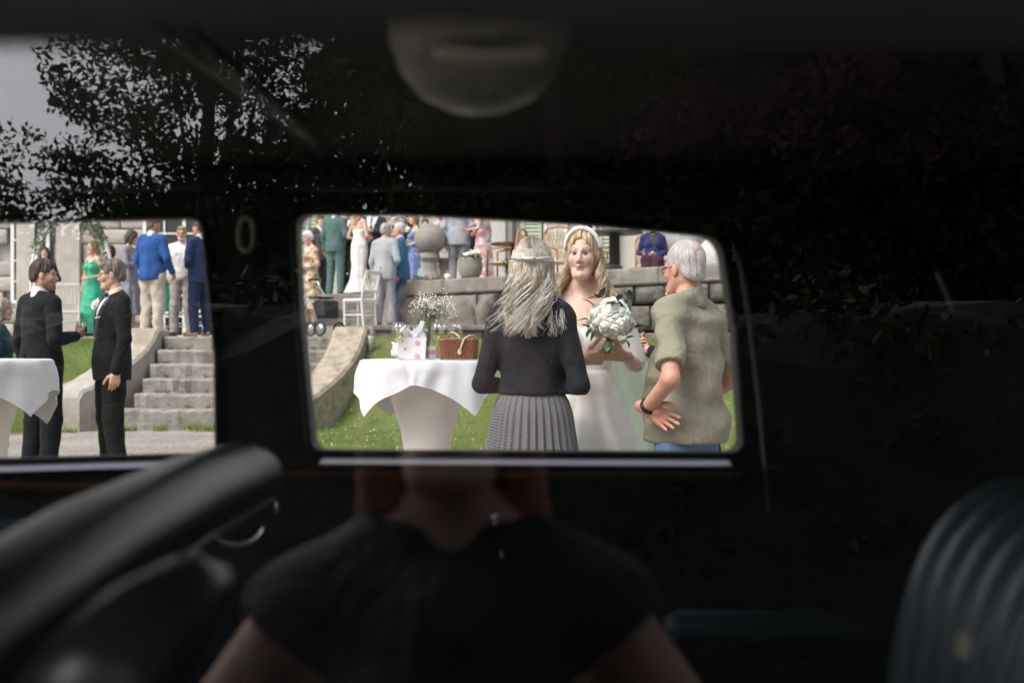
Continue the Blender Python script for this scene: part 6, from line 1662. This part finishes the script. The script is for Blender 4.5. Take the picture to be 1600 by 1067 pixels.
guest('man in a dark navy jacket with a white shirt holding his hands together', 583, 23.0, 2.1, 1.92, -.2, L='cross', R='front', skin=TAN, hair=('short', (.06, .045, .04)), wear=[('jacket', (.035, .042, .065), dict(v=1.05)), ('shirt', WHITE, cot), ('tie', (.05, .055, .09)), ('trousers', TUX)], seed=25)
guest('grey haired man in a pale grey suit seen from behind at the chair', 602, 19.55, 1.45, 1.77, 2.75, b=1.04, belly=.02, L='down', R='front', head=(-.4, 0), skin=PINK, hair=('short', (.38, .37, .35)), wear=[('jacket', (.37, .385, .405), dict(amp=.007, slit=1)), ('shirt', (.62, .42, .45), cot), ('trousers', (.30, .30, .325), dict(amp=.010))], seed=26)
guest('balding man in a bright blue suit talking to the grey suited man', 624, 20.0, 1.45, 1.83, -1.5, b=1.1, belly=.04, L='down', R='front', head=(-.1, -.05), skin=PINK, hair=('crop', (.50, .48, .46)), wear=[('jacket', (.055, .165, .30), dict(amp=.006)), ('shirt', WHITE, cot), ('trousers', (.030, .095, .185), dict(amp=.008))], seed=27)
guest('man in a black suit behind the tall white flowers', 640, 23.9, 2.1, 1.80, .1, L='front', R='down', hair=('short', (.13, .09, .06)), wear=[('jacket', TUX), ('shirt', (.1, .1, .1), cot), ('trousers', TUX)], seed=28)
guest('guest in a periwinkle blue dress behind the man in the blue suit', 648, 21.9, 2.1, 1.55, -1.2, sex='f', L='front', R='front', hair=('bob', (.2, .13, .08)), wear=[('bare', 0), ('dress', (.16, .22, .42), dict(hem=.3, flare=.06))], seed=29)
guest('girl in a mint green dress half hidden by the stone ball', 660, 21.9, 2.1, 1.25, .3, sex='f', L='front', R='front', hair=('long', (.25, .17, .1)), wear=[('bare', 0), ('dress', (.33, .50, .42), dict(hem=.3, flare=.16))], seed=30)
guest('dark haired guest whose face shows above the stone ball', 664, 24.6, 2.1, 1.74, .2, hair=('short', (.09, .06, .045)), wear=[('jacket', (.05, .06, .09)), ('shirt', WHITE, cot), ('trousers', TUX)], seed=31)
guest('fair guest in pale pink beside the man in the grey jacket', 692, 23.0, 2.1, 1.80, .7, sex='f', L='front', R='front', skin=PINK, hair=('bob', (.32, .2, .12)), wear=[('dress', (.62, .55, .52), dict(sleeve=1, hem=.4, flare=.1))], seed=32)
guest('tall man in a light grey jacket seen from behind near the urn', 717, 20.9, 2.1, 1.88, 2.95, b=1.05, L='down', R='front', head=(-.3, 0), skin=TAN, hair=('short', (.15, .1, .07)), wear=[('jacket', (.35, .37, .40), dict(amp=.006, hem=.80)), ('shirt', WHITE, cot), ('trousers', (.19, .195, .215), dict(amp=.008))], seed=33)
guest('woman in a pale dress with pink flowers facing the grey jacket', 755, 20.7, 2.1, 1.74, -1.9, sex='f', L='talk', R='front', skin=(.58, .35, .25), hair=('bun', (.10, .06, .04)), wear=[('bare', 0), ('dress', WHITE, dict(mat=floral('pale pink floral print', (.60, .59, .58), (.58, .27, .28), 9), hem=.05, flare=.10, straps=1))], seed=34)
guest('man in a dark suit between the grey jacket and the floral dress', 742, 22.6, 2.1, 1.86, -.1, hair=('short', (.05, .04, .03)), wear=[('jacket', TUX), ('shirt', WHITE, cot), ('trousers', TUX)], seed=35)
# seated lady
sl_ = {s: ((s*.09, .0, .92), (s*.10, -.44, .955), (s*.10, -.46, .545), (s*.2, -1, 0)) for s in (-1, 1)}
sp, spw, sph = person('seated older woman in a navy cardigan and plum skirt with a white corsage', (((1020-800)/FPX*20.0), 20.0, 2.1-.42), -.15, 1.68, 'f', b=1.12, belly=.04, legs=sl_, L='front', R='front', skin=PINK, hair=('old', (.42, .33, .26)), seed=36,
    wear=[('jacket', (.030, .032, .115), dict(v=1.15, hem=.88)), ('shirt', (.05, .045, .06), cot)])
v, f = sdf_mesh([rc((-.09, .0, .93), (-.11, -.42, .96), .125, .095, .05), rc((.09, .0, .93), (.11, -.42, .96), .125, .095, .05), rc((-.08, -.44, .95), (-.10, -.50, .52), .10, .13, .05), rc((.08, -.44, .95), (.10, -.50, .52), .10, .13, .05)], .016, [lambda X, Y, Z: .5-Z+0*X+0*Y], folds(.006, 4))
mesh_obj('skirt', spw(v), f, cloth((.055, .018, .030), 'cotton'), sp, True)
bo = bpy.data.objects.new('corsage', ROSES[1]); C.objects.link(bo); bo.parent = sp; bo.location = Vector(spw([(.0, -.27, 1.10)])[0]); bo.scale = (.05,)*3

# --- the photographer, seen only as a dim reflection in the near window
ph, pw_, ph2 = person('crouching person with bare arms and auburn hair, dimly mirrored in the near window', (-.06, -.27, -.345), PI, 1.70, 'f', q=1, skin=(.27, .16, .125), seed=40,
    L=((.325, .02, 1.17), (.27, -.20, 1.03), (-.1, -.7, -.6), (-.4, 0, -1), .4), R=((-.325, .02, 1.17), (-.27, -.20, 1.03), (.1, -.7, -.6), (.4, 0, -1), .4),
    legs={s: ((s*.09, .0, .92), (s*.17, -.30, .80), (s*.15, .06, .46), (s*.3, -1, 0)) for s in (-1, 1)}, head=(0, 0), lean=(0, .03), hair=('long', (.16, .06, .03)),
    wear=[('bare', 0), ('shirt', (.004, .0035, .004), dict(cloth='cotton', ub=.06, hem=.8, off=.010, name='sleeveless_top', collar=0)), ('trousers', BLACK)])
